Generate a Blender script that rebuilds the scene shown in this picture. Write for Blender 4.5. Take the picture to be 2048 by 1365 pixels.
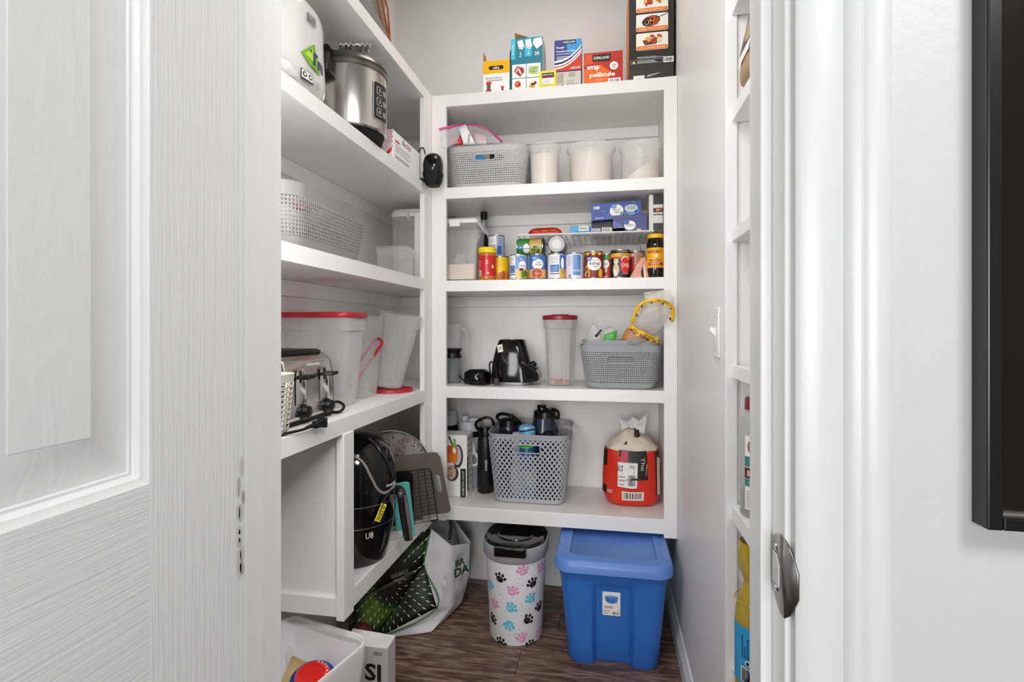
import bpy, bmesh, math, random
from mathutils import Vector, Matrix, noise, Euler
random.seed(7)
for o in list(bpy.data.objects): bpy.data.objects.remove(o, do_unlink=True)
SC = bpy.context.scene
COL = SC.collection
PI = math.pi

# ------------------------------------------------------------------ camera, world, lights, exposure
CAM_H, FPX, YAW, CY = 1.24, 1051.0, math.radians(10.34), 656.0
cd = bpy.data.cameras.new('camera'); cam = bpy.data.objects.new('camera', cd); COL.objects.link(cam)
cam.location = (0, 0, CAM_H); cam.rotation_euler = (PI/2, 0, YAW)
cd.sensor_width = 36; cd.sensor_fit = 'HORIZONTAL'; cd.lens = FPX/2048*36
cd.shift_y = (CY-682.5)/2048; cd.clip_start = .02
SC.camera = cam

w = bpy.data.worlds.new('world'); SC.world = w; w.use_nodes = True
w.node_tree.nodes['Background'].inputs[0].default_value = (.95, .97, 1, 1)
w.node_tree.nodes['Background'].inputs[1].default_value = .12

def area(name, loc, rot, sx, sy, power, col=(1, 1, 1)):
    l = bpy.data.lights.new(name, 'AREA'); l.shape = 'RECTANGLE'; l.size = sx; l.size_y = sy
    l.energy = power; l.color = col
    o = bpy.data.objects.new(name, l); COL.objects.link(o); o.location = loc; o.rotation_euler = rot
    return o
area('pantry_ceiling_light', (-.25, 1.75, 2.93), (0, 0, 0), .5, .5, 5, (1, .98, .95))
area('hall_front_fill', (-.2, -5.6, 1.45), (PI/2, 0, 0), 3.6, 2.2, 275, (1, .995, .985))  # added unseen light, fills the pantry from the front through the doorway
area('hall_door_fill', (.9, -.7, 2.7), (0, math.radians(32), 0), .6, .6, 40, (1, .985, .97))  # added unseen light, tilted sideways to brighten the open door leaf
area('pantry_top_fill', (-.2, .70, 2.14), (math.radians(58), 0, math.radians(8)), .5, .3, 6, (1, .99, .985))  # added fill, unseen above the doorway, brightens the shelf fronts
area('pantry_side_fill', (-.60, .70, 1.45), (math.radians(84), 0, math.radians(-14)), .25, .7, 6.2, (1, .99, .985))  # added fill, unseen behind the left jamb, brightens the deeper shelves
SC.view_settings.view_transform = 'Standard'; SC.view_settings.look = 'None'
SC.view_settings.gamma = 1; SC.view_settings.use_curve_mapping = False
SC.view_settings.exposure = 0.06
try:
    SC.cycles.transparent_max_bounces = 32; SC.cycles.max_bounces = 12; SC.cycles.diffuse_bounces = 6
except Exception: pass

# ------------------------------------------------------------------ where a pixel of the photograph stands in the room
_S, _C = math.sin(YAW), math.cos(YAW)
def _ray(u, v):
    x = (u-1024)/FPX
    return Vector((_C*x-_S, _S*x+_C, -(v-CY)/FPX))
def at(u, v, Y):
    r = _ray(u, v); t = Y/r.y; return Vector((r.x*t, Y, CAM_H+r.z*t))
def atX(u, v, X):
    r = _ray(u, v); t = X/r.x; return Vector((X, r.y*t, CAM_H+r.z*t))
def atZ(u, v, Z):
    r = _ray(u, v); t = (Z-CAM_H)/r.z; return Vector((r.x*t, r.y*t, Z))
def ux(u, Y): return at(u, 656, Y).x

# ------------------------------------------------------------------ materials
def lin(c):
    if isinstance(c, str):
        c = c.lstrip('#'); c = [int(c[i:i+2], 16)/255 for i in (0, 2, 4)]
    return tuple(x/12.92 if x <= .04045 else ((x+.055)/1.055)**2.4 for x in c[:3])+(1,)
_M = {}
def mat(c, rough=.5, metal=0., var=.03, vs=20., bump=0., bs=60., spec=.5, coat=0., stretch=None):
    key = (c, rough, metal, var, vs, bump, bs, spec, coat, stretch)
    if key in _M: return _M[key]
    m = bpy.data.materials.new('surface'); m.use_nodes = True; nt = m.node_tree; n = nt.nodes; L = nt.links
    b = n['Principled BSDF']; b.inputs['Roughness'].default_value = rough; b.inputs['Metallic'].default_value = metal
    b.inputs['Specular IOR Level'].default_value = spec
    if coat: b.inputs['Coat Weight'].default_value = coat; b.inputs['Coat Roughness'].default_value = .06
    col = lin(c); b.inputs['Base Color'].default_value = col
    tc = n.new('ShaderNodeTexCoord'); mp = n.new('ShaderNodeMapping'); L.new(tc.outputs['Object'], mp.inputs[0])
    if stretch: mp.inputs['Scale'].default_value = stretch
    if var:
        t = n.new('ShaderNodeTexNoise'); t.inputs['Scale'].default_value = vs; t.inputs['Detail'].default_value = 3
        L.new(mp.outputs[0], t.inputs['Vector'])
        mx = n.new('ShaderNodeMix'); mx.data_type = 'RGBA'
        mx.inputs[6].default_value = tuple(x*(1-var*2) for x in col[:3])+(1,)
        mx.inputs[7].default_value = tuple(min(1, x*(1+var*2)) for x in col[:3])+(1,)
        L.new(t.outputs['Fac'], mx.inputs[0]); L.new(mx.outputs[2], b.inputs['Base Color'])
    if bump:
        t = n.new('ShaderNodeTexNoise'); t.inputs['Scale'].default_value = bs; t.inputs['Detail'].default_value = 4
        L.new(mp.outputs[0], t.inputs['Vector'])
        bp = n.new('ShaderNodeBump'); bp.inputs['Strength'].default_value = bump; bp.inputs['Distance'].default_value = .003
        L.new(t.outputs['Fac'], bp.inputs['Height']); L.new(bp.outputs[0], b.inputs['Normal'])
    _M[key] = m; return m
def ink(c): return mat(c, .45, var=0)
def clear(c, op=.3, edge=.35, rough=.25, bump=0., bs=30.):
    """thin see-through plastic or glass: more opaque where seen edge-on"""
    key = ('clear', c, op, edge, rough, bump, bs)
    if key in _M: return _M[key]
    m = bpy.data.materials.new('see_through'); m.use_nodes = True; nt = m.node_tree; n = nt.nodes; L = nt.links
    b = n['Principled BSDF']; b.inputs['Base Color'].default_value = lin(c); b.inputs['Roughness'].default_value = rough
    tr = n.new('ShaderNodeBsdfTransparent'); tr.inputs[0].default_value = (1, 1, 1, 1)
    mx = n.new('ShaderNodeMixShader'); lw = n.new('ShaderNodeLayerWeight'); lw.inputs[0].default_value = .35
    ma = n.new('ShaderNodeMath'); ma.operation = 'MULTIPLY_ADD'; ma.use_clamp = True
    ma.inputs[1].default_value = edge; ma.inputs[2].default_value = op
    L.new(lw.outputs['Facing'], ma.inputs[0]); L.new(ma.outputs[0], mx.inputs[0])
    L.new(tr.outputs[0], mx.inputs[1]); L.new(b.outputs[0], mx.inputs[2])
    if bump:
        t = n.new('ShaderNodeTexNoise'); t.inputs['Scale'].default_value = bs; t.inputs['Detail'].default_value = 3
        bp = n.new('ShaderNodeBump'); bp.inputs['Strength'].default_value = bump; bp.inputs['Distance'].default_value = .01
        tc = n.new('ShaderNodeTexCoord'); L.new(tc.outputs['Object'], t.inputs['Vector'])
        L.new(t.outputs['Fac'], bp.inputs['Height']); L.new(bp.outputs[0], b.inputs['Normal'])
    L.new(mx.outputs[0], n['Material Output'].inputs[0])
    _M[key] = m; return m

def paint(c, bump=.15, bs=40., stretch=None, rough=.42): return mat(c, rough, var=.012, vs=6, bump=bump, bs=bs, stretch=stretch)
WALL = paint('#e9e7e4', .12, 90); HALLW = paint('#bcbebe', .12, 90); TRIM = paint('#e9eaea', .1, 30, rough=.33)  # HALLW is greyed to offset the strong light in the hall
SHELF = paint('#e9e6e3', .1, 25, rough=.35); CEIL = paint('#e4e3e1', .1, 60)
GREYP = mat('#9fa1a5', .45, bump=.05); LGREY = mat('#b9b7b6', .45, bump=.05)
BLACK = mat('#0a0a0b', .3, var=.02, spec=.35); BLACKM = mat('#0e0e0f', .6, var=.05, spec=.25); GLOSS = mat('#050506', .1, var=0, spec=.45)
STEEL = mat('#c9c5c0', .22, 1., var=.04, stretch=(30, 30, 1)); CHROME = mat('#d8d8d8', .1, 1., var=0)
WHITEP = mat('#e8e6e3', .4); CARD = mat('#b58d5f', .8, var=.06, vs=60)

# ------------------------------------------------------------------ mesh building
def rrect(w, d, r, n=5, cx=0, cy=0):
    r = min(r, w/2-1e-4, d/2-1e-4); pts = []
    for qx, qy, a0 in ((1, -1, -PI/2), (1, 1, 0), (-1, 1, PI/2), (-1, -1, PI)):
        for i in range(n+1):
            a = a0+PI/2*i/n
            pts.append((cx+qx*(w/2-r)+r*math.cos(a), cy+qy*(d/2-r)+r*math.sin(a)))
    return pts
class MB:
    def __init__(s): s.v = []; s.f = []; s.m = []
    def add(s, vs, fs, m=0):
        o = len(s.v); s.v += [Vector(v) for v in vs]; s.f += [tuple(i+o for i in f) for f in fs]; s.m += [m]*len(fs); return s
    def box(s, x0, x1, y0, y1, z0, z1, m=0, xf=None):
        vs = [Vector(p) for p in ((x0, y0, z0), (x1, y0, z0), (x1, y1, z0), (x0, y1, z0), (x0, y0, z1), (x1, y0, z1), (x1, y1, z1), (x0, y1, z1))]
        if xf: vs = [xf @ v for v in vs]
        return s.add(vs, [(0, 3, 2, 1), (4, 5, 6, 7), (0, 1, 5, 4), (1, 2, 6, 5), (2, 3, 7, 6), (3, 0, 4, 7)], m)
    def loft(s, rings, m=0, cap0=True, cap1=True, closed=True):
        n = len(rings[0]); vs = [p for r in rings for p in r]; fs = []
        for k in range(len(rings)-1):
            for i in range(n if closed else n-1):
                j = (i+1) % n; fs.append((k*n+i, k*n+j, (k+1)*n+j, (k+1)*n+i))
        if cap0: fs.append(tuple(reversed(range(n))))
        if cap1: fs.append(tuple((len(rings)-1)*n+i for i in range(n)))
        return s.add(vs, fs, m)
    def lathe(s, prof, seg=32, m=0, cx=0, cy=0, cap0=False, cap1=False, sx=1, sy=1, xf=None):
        rings = [[Vector((cx+r*sx*math.cos(2*PI*i/seg), cy+r*sy*math.sin(2*PI*i/seg), z)) for i in range(seg)] for r, z in prof]
        if xf: rings = [[xf @ p for p in r] for r in rings]
        return s.loft(rings, m, cap0, cap1)
    def tube(s, pts, r, seg=8, m=0, closed=False, flat=1.):
        P = [Vector(p) for p in pts]; n = len(P); rings = []; up = None
        if n >= 4 and not closed and seg >= 6:              # round the bends of cords, loops and trims
            Q = []; rl = list(r) if isinstance(r, (list, tuple)) else [r]*n; rq = []
            for k in range(n-1):
                p0, p1, p2, p3 = P[max(k-1, 0)], P[k], P[k+1], P[min(k+2, n-1)]
                for q in range(5):
                    f = q/5; Q.append(.5*((2*p1)+(p2-p0)*f+(2*p0-5*p1+4*p2-p3)*f*f+(3*p1-p0-3*p2+p3)*f**3)); rq.append(rl[k]+(rl[k+1]-rl[k])*f)
            P = Q+[P[-1]]; r = rq+[rl[-1]]; n = len(P)
        for i in range(n):
            t = (P[(i+1) % n]-P[i-1]) if closed else (P[min(i+1, n-1)]-P[max(i-1, 0)])
            t.normalize()
            if up is None:
                up = Vector((0, 0, 1)) if abs(t.z) < .9 else Vector((0, 1, 0))
            a = t.cross(up).normalized(); b = a.cross(t).normalized(); up = b
            rr = r[i] if isinstance(r, (list, tuple)) else r
            rings.append([P[i]+a*rr*math.cos(2*PI*k/seg)+b*rr*flat*math.sin(2*PI*k/seg) for k in range(seg)])
        if closed: return s.loft(rings+[rings[0]], m, False, False)
        return s.loft(rings, m)
    def prism(s, pts, z0, z1, m=0, xf=None):
        r0 = [Vector((x, y, z0)) for x, y in pts]; r1 = [Vector((x, y, z1)) for x, y in pts]
        if xf: r0 = [xf @ p for p in r0]; r1 = [xf @ p for p in r1]
        return s.loft([r0, r1], m)
    def patch(s, c00, c10, c11, c01, nu=10, nv=10, m=0, f=None):
        vs = []; c00, c10, c11, c01 = map(Vector, (c00, c10, c11, c01))
        nrm = (c10-c00).cross(c01-c00).normalized()
        for j in range(nv+1):
            for i in range(nu+1):
                u, v = i/nu, j/nv; p = c00*(1-u)*(1-v)+c10*u*(1-v)+c11*u*v+c01*(1-u)*v
                if f: p = p+nrm*f(u, v)
                vs.append(p)
        fs = [(j*(nu+1)+i, j*(nu+1)+i+1, (j+1)*(nu+1)+i+1, (j+1)*(nu+1)+i) for j in range(nv) for i in range(nu)]
        return s.add(vs, fs, m)
    def build(s, name, mats, parent=None, smooth=35, bevel=0, seg=2, solid=0, sub=0, weld=False, loc=None, off=0, kind=None, jitter=0, js=20):
        me = bpy.data.meshes.new(name); me.from_pydata([tuple(v) for v in s.v], [], s.f)
        mats = mats if isinstance(mats, (list, tuple)) else [mats]
        for m in mats: me.materials.append(m)
        me.polygons.foreach_set('material_index', s.m)
        if weld or jitter:
            bm = bmesh.new(); bm.from_mesh(me)
            bmesh.ops.remove_doubles(bm, verts=bm.verts, dist=1e-5)
            bmesh.ops.recalc_face_normals(bm, faces=bm.faces)
            if jitter:
                for v in bm.verts: v.co += noise.noise_vector(v.co*js)*jitter
            bm.to_mesh(me); bm.free()
        if smooth:
            me.polygons.foreach_set('use_smooth', [True]*len(me.polygons)); me.set_sharp_from_angle(angle=math.radians(smooth))
        o = bpy.data.objects.new(name, me); COL.objects.link(o)
        if parent: o.parent = parent
        if loc: o.location = loc
        if sub: md = o.modifiers.new('s', 'SUBSURF'); md.levels = md.render_levels = sub
        if solid: md = o.modifiers.new('t', 'SOLIDIFY'); md.thickness = solid; md.offset = off
        if bevel:
            md = o.modifiers.new('b', 'BEVEL'); md.width = bevel; md.segments = seg; md.limit_method = 'ANGLE'; md.angle_limit = math.radians(40)
            md.harden_normals = False
        if kind: o['kind'] = kind
        return o
def tag(o, label, cat, group=None):
    o['label'] = label; o['category'] = cat
    if group: o['group'] = group
    return o
def thing(name, label, cat, loc=(0, 0, 0), rot=(0, 0, 0), group=None):
    o = bpy.data.objects.new(name, None); COL.objects.link(o); o.empty_display_size = .02
    o.location = loc; o.rotation_euler = rot
    return tag(o, label, cat, group)
def struct(name, mb, m, label=None, **k):
    o = mb.build(name, m, **k); o['kind'] = 'structure'
    if label: o['label'] = label
    return o
def T(x=0, y=0, z=0): return Matrix.Translation((x, y, z))
def R(deg, ax): return Matrix.Rotation(math.radians(deg), 4, ax)

# ------------------------------------------------------------------ flat print (lettering, pictures) laid on a face
_TX = {}
def text2d(body, bold):
    k = (body, bold)
    if k in _TX: return _TX[k]
    c = bpy.data.curves.new('t', 'FONT'); c.body = body; c.size = 1; c.resolution_u = 2; c.offset = bold
    o = bpy.data.objects.new('t', c); me = o.to_mesh()
    vs = [(v.co.x, v.co.y) for v in me.vertices]; fs = [tuple(p.vertices) for p in me.polygons]
    o.to_mesh_clear(); bpy.data.objects.remove(o); bpy.data.curves.remove(c)
    _TX[k] = (vs, fs); return _TX[k]
class Pr:
    def __init__(s): s.it = []
    def poly(s, pts, c, l=1): s.it.append((list(pts), [tuple(range(len(pts)))], c, l, True)); return s
    def rect(s, x0, y0, x1, y1, c, l=1, r=0):
        if r: return s.poly(rrect(x1-x0, y1-y0, r, 4, (x0+x1)/2, (y0+y1)/2), c, l)
        return s.poly([(x0, y0), (x1, y0), (x1, y1), (x0, y1)], c, l)
    def ell(s, cx, cy, rx, ry, c, l=1, rot=0, n=20, a0=0, a1=360):
        ca, sa = math.cos(rot), math.sin(rot); pts = []
        full = abs(a1-a0) >= 360
        for i in range(n if full else n+1):
            a = math.radians(a0+(a1-a0)*i/n); x, y = rx*math.cos(a), ry*math.sin(a); pts.append((cx+x*ca-y*sa, cy+x*sa+y*ca))
        return s.poly(pts, c, l)
    def text(s, x, y, body, h, c, l=2, w=None, rot=0, al='C', bold=.012):
        vs, fs = text2d(body, bold)
        if not vs: return s
        x0 = min(v[0] for v in vs); x1 = max(v[0] for v in vs); y0 = min(v[1] for v in vs); y1 = max(v[1] for v in vs)
        k = h/max(.35, min(y1-y0, 1.2)); kx = k if w is None else w/(x1-x0)
        ox = {'C': (x0+x1)/2, 'L': x0, 'R': x1}[al]; oy = (y0+y1)/2; ca, sa = math.cos(rot), math.sin(rot)
        s.it.append(([(x+(a-ox)*kx*ca-(b-oy)*k*sa, y+(a-ox)*kx*sa+(b-oy)*k*ca) for a, b in vs], fs, c, l, False)); return s
    def lines(s, x0, y0, x1, y1, n, c, l=2, fill=.45):
        h = (y1-y0)/n
        for i in range(n):
            s.rect(x0, y0+i*h, x0+(x1-x0)*random.uniform(.6, 1), y0+i*h+h*fill, c, l)
        return s
    def bars(s, x0, y0, x1, y1, c='#141414', l=2, n=12, bg=None):
        if bg: m = (x1-x0)*.12; s.rect(x0-m, y0-m, x1+m, y1+m, bg, l-1)
        x = x0; w = (x1-x0)/n
        for i in range(n):
            s.rect(x, y0, x+w*random.uniform(.25, .75), y1, c, l); x += w
        return s
    def build(s, name, parent, fmap, cut=None, eps=.0005):
        by = {}; mb = []; cols = []
        me_v = []; me_f = []; me_m = []
        for pts, fs, c, l, cutable in s.it:
            if c not in cols: cols.append(c)
            mi = cols.index(c)
            if cut and cutable:
                bm = bmesh.new(); vv = [bm.verts.new((x, y, 0)) for x, y in pts]
                for f in fs: bm.faces.new([vv[i] for i in f])
                xa = min(p[0] for p in pts); xb = max(p[0] for p in pts); k = math.floor(xa/cut)+1
                while k*cut < xb:
                    bmesh.ops.bisect_plane(bm, geom=bm.verts[:]+bm.edges[:]+bm.faces[:], plane_co=(k*cut, 0, 0), plane_no=(1, 0, 0)); k += 1
                bm.verts.index_update(); pts = [(v.co.x, v.co.y) for v in bm.verts]; fs = [tuple(v.index for v in f.verts) for f in bm.faces]; bm.free()
            o = len(me_v); me_v += [tuple(fmap(x, y, eps*l)) for x, y in pts]
            for f in fs: me_f.append(tuple(i+o for i in f)); me_m.append(mi)
        me = bpy.data.meshes.new(name); me.from_pydata(me_v, [], me_f)
        for c in cols: me.materials.append(c if not isinstance(c, str) else ink(c))
        me.polygons.foreach_set('material_index', me_m)
        ob = bpy.data.objects.new(name, me); COL.objects.link(ob); ob.parent = parent
        return ob
def plane(o, ex, ey):
    o, ex, ey = Vector(o), Vector(ex).normalized(), Vector(ey).normalized(); n = ex.cross(ey)
    return lambda x, y, e: o+ex*x+ey*y+n*e
def front(y, x=0, z=0): return plane((x, y, z), (1, 0, 0), (0, 0, 1))      # face looking to -Y
def cyl(rad, a0=0, z0=0, cx=0, cy=0):
    rf = rad if callable(rad) else (lambda z: rad)
    def f(x, y, e):
        r = rf(y); a = x/(rf(0) if callable(rad) else rad)+a0; return Vector((cx+(r+e)*math.sin(a), cy-(r+e)*math.cos(a), z0+y))
    return f
# ------------------------------------------------------------------ the room
XL, XR, YF, YB = -.442, .163, .53, .655          # door opening: jamb faces, hall face and pantry face of the wall
YD, YW, XF, XWL, XWR = 2.15, 2.535, -.742, -1.05, .27   # front of back shelving, back wall, front of left shelving, side walls

def wood_floor():
    m = bpy.data.materials.new('floor_plank'); m.use_nodes = True; nt = m.node_tree; n = nt.nodes; L = nt.links
    b = n['Principled BSDF']; b.inputs['Roughness'].default_value = .42
    tc = n.new('ShaderNodeTexCoord'); mp = n.new('ShaderNodeMapping'); mp.inputs['Scale'].default_value = (1.5, 11, 1)
    L.new(tc.outputs['Object'], mp.inputs[0])
    oi = n.new('ShaderNodeObjectInfo'); ad = n.new('ShaderNodeVectorMath'); ad.operation = 'ADD'
    sc = n.new('ShaderNodeVectorMath'); sc.operation = 'SCALE'; sc.inputs['Scale'].default_value = 40
    cb = n.new('ShaderNodeCombineXYZ'); L.new(oi.outputs['Random'], cb.inputs[0]); L.new(oi.outputs['Random'], cb.inputs[2])
    L.new(cb.outputs[0], sc.inputs[0]); L.new(mp.outputs[0], ad.inputs[0]); L.new(sc.outputs[0], ad.inputs[1])
    t = n.new('ShaderNodeTexNoise'); t.inputs['Scale'].default_value = 1.6; t.inputs['Detail'].default_value = 2; t.inputs['Distortion'].default_value = .8
    L.new(ad.outputs[0], t.inputs['Vector'])
    mu = n.new('ShaderNodeMath'); mu.operation = 'MULTIPLY'; mu.inputs[1].default_value = 30; L.new(t.outputs['Fac'], mu.inputs[0])
    si = n.new('ShaderNodeMath'); si.operation = 'SINE'; L.new(mu.outputs[0], si.inputs[0])
    f = n.new('ShaderNodeTexNoise'); f.inputs['Scale'].default_value = 11; f.inputs['Detail'].default_value = 8; L.new(ad.outputs[0], f.inputs['Vector'])
    a = n.new('ShaderNodeMath'); a.operation = 'MULTIPLY_ADD'; a.inputs[1].default_value = .15; L.new(si.outputs[0], a.inputs[0]); L.new(f.outputs['Fac'], a.inputs[2])
    r = n.new('ShaderNodeValToRGB'); e = r.color_ramp.elements
    e[0].position = .22; e[0].color = lin('#45332b'); e[1].position = .8; e[1].color = lin('#a08474')
    k = e.new(.5); k.color = lin('#735749'); L.new(a.outputs[0], r.inputs[0])
    L.new(r.outputs[0], b.inputs['Base Color'])
    bp = n.new('ShaderNodeBump'); bp.inputs['Strength'].default_value = .25; bp.inputs['Distance'].default_value = .001
    L.new(a.outputs[0], bp.inputs['Height']); L.new(bp.outputs[0], b.inputs['Normal'])
    return m
FL = wood_floor()
floor = struct('floor', MB().box(-2.2, 1.6, -2.2, 2.6, -.06, -.006), mat('#2a1f1a', .6), smooth=0)
pl = MB().box(0, 1.2185, 0, .1485, -.006, 0); first = None
row = 0; y = .66-.0165
while y < 2.53:
    x = -1.05-(row*.437 % 1.0)
    while x < .48:
        x0, x1 = max(x, -1.05), min(x+1.2185, .48)
        if x1-x0 > .03:
            o = MB().box(x0, x1, y, min(y+.1488, 2.534), -.006, 0).build('plank', FL, floor, smooth=0, bevel=.0006, seg=1)
        x += 1.22
    y += .15; row += 1

struct('wall_back', MB().box(-1.15, .5, YW, 2.95, 0, 2.95), WALL, smooth=0)
struct('wall_left', MB().box(-1.15, XWL, YB, YW, 0, 2.95), WALL, smooth=0)
struct('wall_right', MB().box(XWR, .55, 1.30, YW, 0, 2.95), WALL, smooth=0)
struct('wall_niche', MB().box(.48, .55, YB, 1.30, 0, 2.95), WALL, smooth=0)
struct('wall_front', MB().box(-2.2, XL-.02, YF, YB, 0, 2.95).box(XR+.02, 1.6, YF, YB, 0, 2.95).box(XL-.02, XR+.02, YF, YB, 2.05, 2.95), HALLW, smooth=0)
struct('ceiling', MB().box(-2.2, 1.6, -2.2, 2.95, 2.95, 3.01), CEIL, smooth=0)
# jambs with stops
j = struct('trim_1', MB().box(XL-.02, XL, YF, YB, 0, 2.05).box(XL, XL+.011, .568, .603, 0, 2.04), TRIM, smooth=0, bevel=.0015)
sc_ = Pr()
for k in range(11):
    z = random.uniform(.93, 1.13)
    sc_.ell(random.uniform(.002, .009), z, random.uniform(.001, .003), random.uniform(.004, .02), random.choice(['#b4b2ae', '#c4c1bd', '#cfccc8']), 1, n=9)
sc_.build('scuff_marks', j, front(.5675, XL))
j2 = struct('trim_2', MB().box(XR, XR+.02, YF, YB, 0, 2.05).box(XR-.011, XR, .568, .603, 0, 2.04), TRIM, smooth=0, bevel=.0015)
struct('trim_3', MB().box(XL, XR, YF, YB, 2.03, 2.05), TRIM, smooth=0)
prof = [(.168, .53), (.168, .517), (.172, .514), (.204, .512), (.2065, .5145), (.2095, .5105), (.219, .509), (.2225, .5125), (.226, .510), (.238, .509), (.245, .513), (.245, .53)]
CASE = paint('#c8caca', .1, 30, rough=.33)  # white trim colour darkened to offset the light falling on the casing
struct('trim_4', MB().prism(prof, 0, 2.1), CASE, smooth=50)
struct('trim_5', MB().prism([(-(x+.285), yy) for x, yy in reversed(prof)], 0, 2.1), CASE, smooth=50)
# strike plate on the right jamb
sp = MB()
ring = []
for (yy, xx) in ((.571, .1625), (.553, .1622), (.538, .1622), (.529, .1628), (.522, .1650), (.517, .1675), (.512, .1690)):
    
    zb, zt = {.571: (.986, 1.029), .553: (.975, 1.038), .538: (.968, 1.043), .529: (.968, 1.042), .522: (.974, 1.036), .517: (.984, 1.027), .512: (.994, 1.017)}[yy]
    ring.append([Vector((xx, yy, zb)), Vector((xx, yy, zt))])
sp.loft(ring, closed=False, cap0=False, cap1=False)
plate = sp.build('strike_plate', mat('#8f8b86', .3, 1., var=.05), j2, solid=.0018)
MB().prism([(.539, .992), (.556, .992), (.556, 1.021), (.547, 1.021), (.539, 1.012)], .1598, .1612, xf=Matrix(((0, 0, 1, 0), (1, 0, 0, 0), (0, 1, 0, 0), (0, 0, 0, 1)))).build('latch_hole', mat('#d0cecb', .5), plate, smooth=0)
for z in (1.0265, .9865): MB().lathe([(.0001, 0), (.0035, 0), (.003, .0012), (.0001, .0014)], 12, xf=T(.1618, .550, z) @ R(-90, 'Y')).build('screw', CHROME, plate)

# open panel door: leaf stands at right angles to the wall, hinged on the left jamb
def grain(horizontal):
    m = bpy.data.materials.new('door_paint'); m.use_nodes = True; nt = m.node_tree; n = nt.nodes; L = nt.links
    b = n['Principled BSDF']; b.inputs['Base Color'].default_value = lin('#dfe0e1'); b.inputs['Roughness'].default_value = .38
    tc = n.new('ShaderNodeTexCoord'); mp = n.new('ShaderNodeMapping'); L.new(tc.outputs['Object'], mp.inputs[0])
    mp.inputs['Scale'].default_value = (1, 9, 260) if horizontal == 1 else ((1, 300, 7) if horizontal == 0 else (1, 40, 9))
    t = n.new('ShaderNodeTexNoise'); t.inputs['Scale'].default_value = 1; t.inputs['Detail'].default_value = 2; t.inputs['Distortion'].default_value = .5 if horizontal < 2 else 2.
    L.new(mp.outputs[0], t.inputs['Vector'])
    bp = n.new('ShaderNodeBump'); bp.inputs['Strength'].default_value = .55 if horizontal < 2 else .5; bp.inputs['Distance'].default_value = .0012
    L.new(t.outputs['Fac'], bp.inputs['Height']); L.new(bp.outputs[0], b.inputs['Normal']); return m
GV, GH, GP = grain(0), grain(1), grain(2)
XD0, XD1 = -.448, -.413
door = MB().box(XD0, XD0+.006, YF-.603, YF-.002, .012, 2.03)
door_o = struct('door_1', door, TRIM, smooth=0)
ys = [YF-.002, .414, .247, .193, .026, -.073]     # stile | panel | mullion | panel | stile
zs = [.012, .25, .90, 1.097, 1.93, 2.03]
for a, b in ((0, 1), (2, 3), (4, 5)):
    MB().box(XD0+.006, XD1, ys[b], ys[a], zs[0], zs[-1]).build('stile' if a != 2 else 'mullion', GV, door_o, smooth=0, bevel=.0012, seg=2)
for a, b in ((1, 2), (3, 4)):
    for k in (0, 2, 4):
        MB().box(XD0+.006, XD1, ys[b], ys[a], zs[k], zs[k+1]).build('rail', GH, door_o, smooth=0)
    for k in (1, 3):
        y0, y1, z0, z1 = ys[b], ys[a], zs[k], zs[k+1]
        stp = [(0, 0), (.003, -.0022), (.007, -.0034), (.010, -.0068), (.0105, -.0085), (.013, -.0085), (.0145, -.010), (.019, -.0105), (.024, -.0105), (.052, -.0035), (.0535, -.0028)]
        rings = [[Vector((XD1+dx, y1-i, z0+i)), Vector((XD1+dx, y1-i, z1-i)), Vector((XD1+dx, y0+i, z1-i)), Vector((XD1+dx, y0+i, z0+i))] for i, dx in stp]
        MB().loft(rings, cap0=False).build('panel', GP, door_o, smooth=20)
# back-side strips so that the leaf has its full thickness
kn = MB().lathe([(.0001, 0), (.018, 0), (.022, .004), (.012, .012), (.011, .03), (.024, .04), (.028, .052), (.022, .064), (.0001, .068)], 24, xf=T(XD1, -.015, .96) @ R(90, 'Y'))
kn.build('door_knob', CHROME, door_o)

# baseboards, switch, joint on the niche wall
bb = [(0, 0), (.014, 0), (.014, .062), (.011, .066), (.011, .078), (.007, .084), (.006, .096), (.003, .1), (0, .1)]
struct('baseboard_right', MB().prism([(-x, z) for x, z in bb][::-1], 0, 1.235, xf=T(XWR, 2.535, 0) @ R(90, 'X')), TRIM, smooth=30)
struct('baseboard_back', MB().prism([(-x, z*.95) for x, z in bb][::-1], 0, 1.31, xf=T(-1.05, YW, 0) @ Matrix(((0, 0, 1, 0), (1, 0, 0, 0), (0, 1, 0, 0), (0, 0, 0, 1)))), TRIM, smooth=30)
struct('trim_6', MB().box(-1.05, XWR, YW-.004, YW, .155, .40), TRIM, smooth=0, bevel=.001)
struct('trim_7', MB().box(XWR+.0005, .2955, 1.294, 1.30, 0, 2.95), TRIM, smooth=0, bevel=.001)
sw = thing('light_switch', 'white toggle light switch plate on the right pantry wall', 'light switch', (XWR, 1.388, 1.228))
MB().box(-.0055, 0, -.036, .036, -.062, .062).build('plate', WHITEP, sw, bevel=.002)
MB().loft([[Vector((-.005, -.006, z0)), Vector((-.005, .006, z0)), Vector((-.005, .006, z0+.022)), Vector((-.005, -.006, z0+.022))] for z0 in (-.011,)] +
          [[Vector((-.019, -.004, z)), Vector((-.019, .004, z)), Vector((-.017, .004, z+.010)), Vector((-.017, -.004, z+.010))] for z in (.004,)]).build('toggle', WHITEP, sw, smooth=0, bevel=.001)
for z in (-.042, .042): MB().lathe([(.0001, .001), (.003, .001), (.003, 0)], 10, xf=T(-.0055, 0, z) @ R(-90, 'Y')).build('screw', STEEL, sw)

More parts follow.
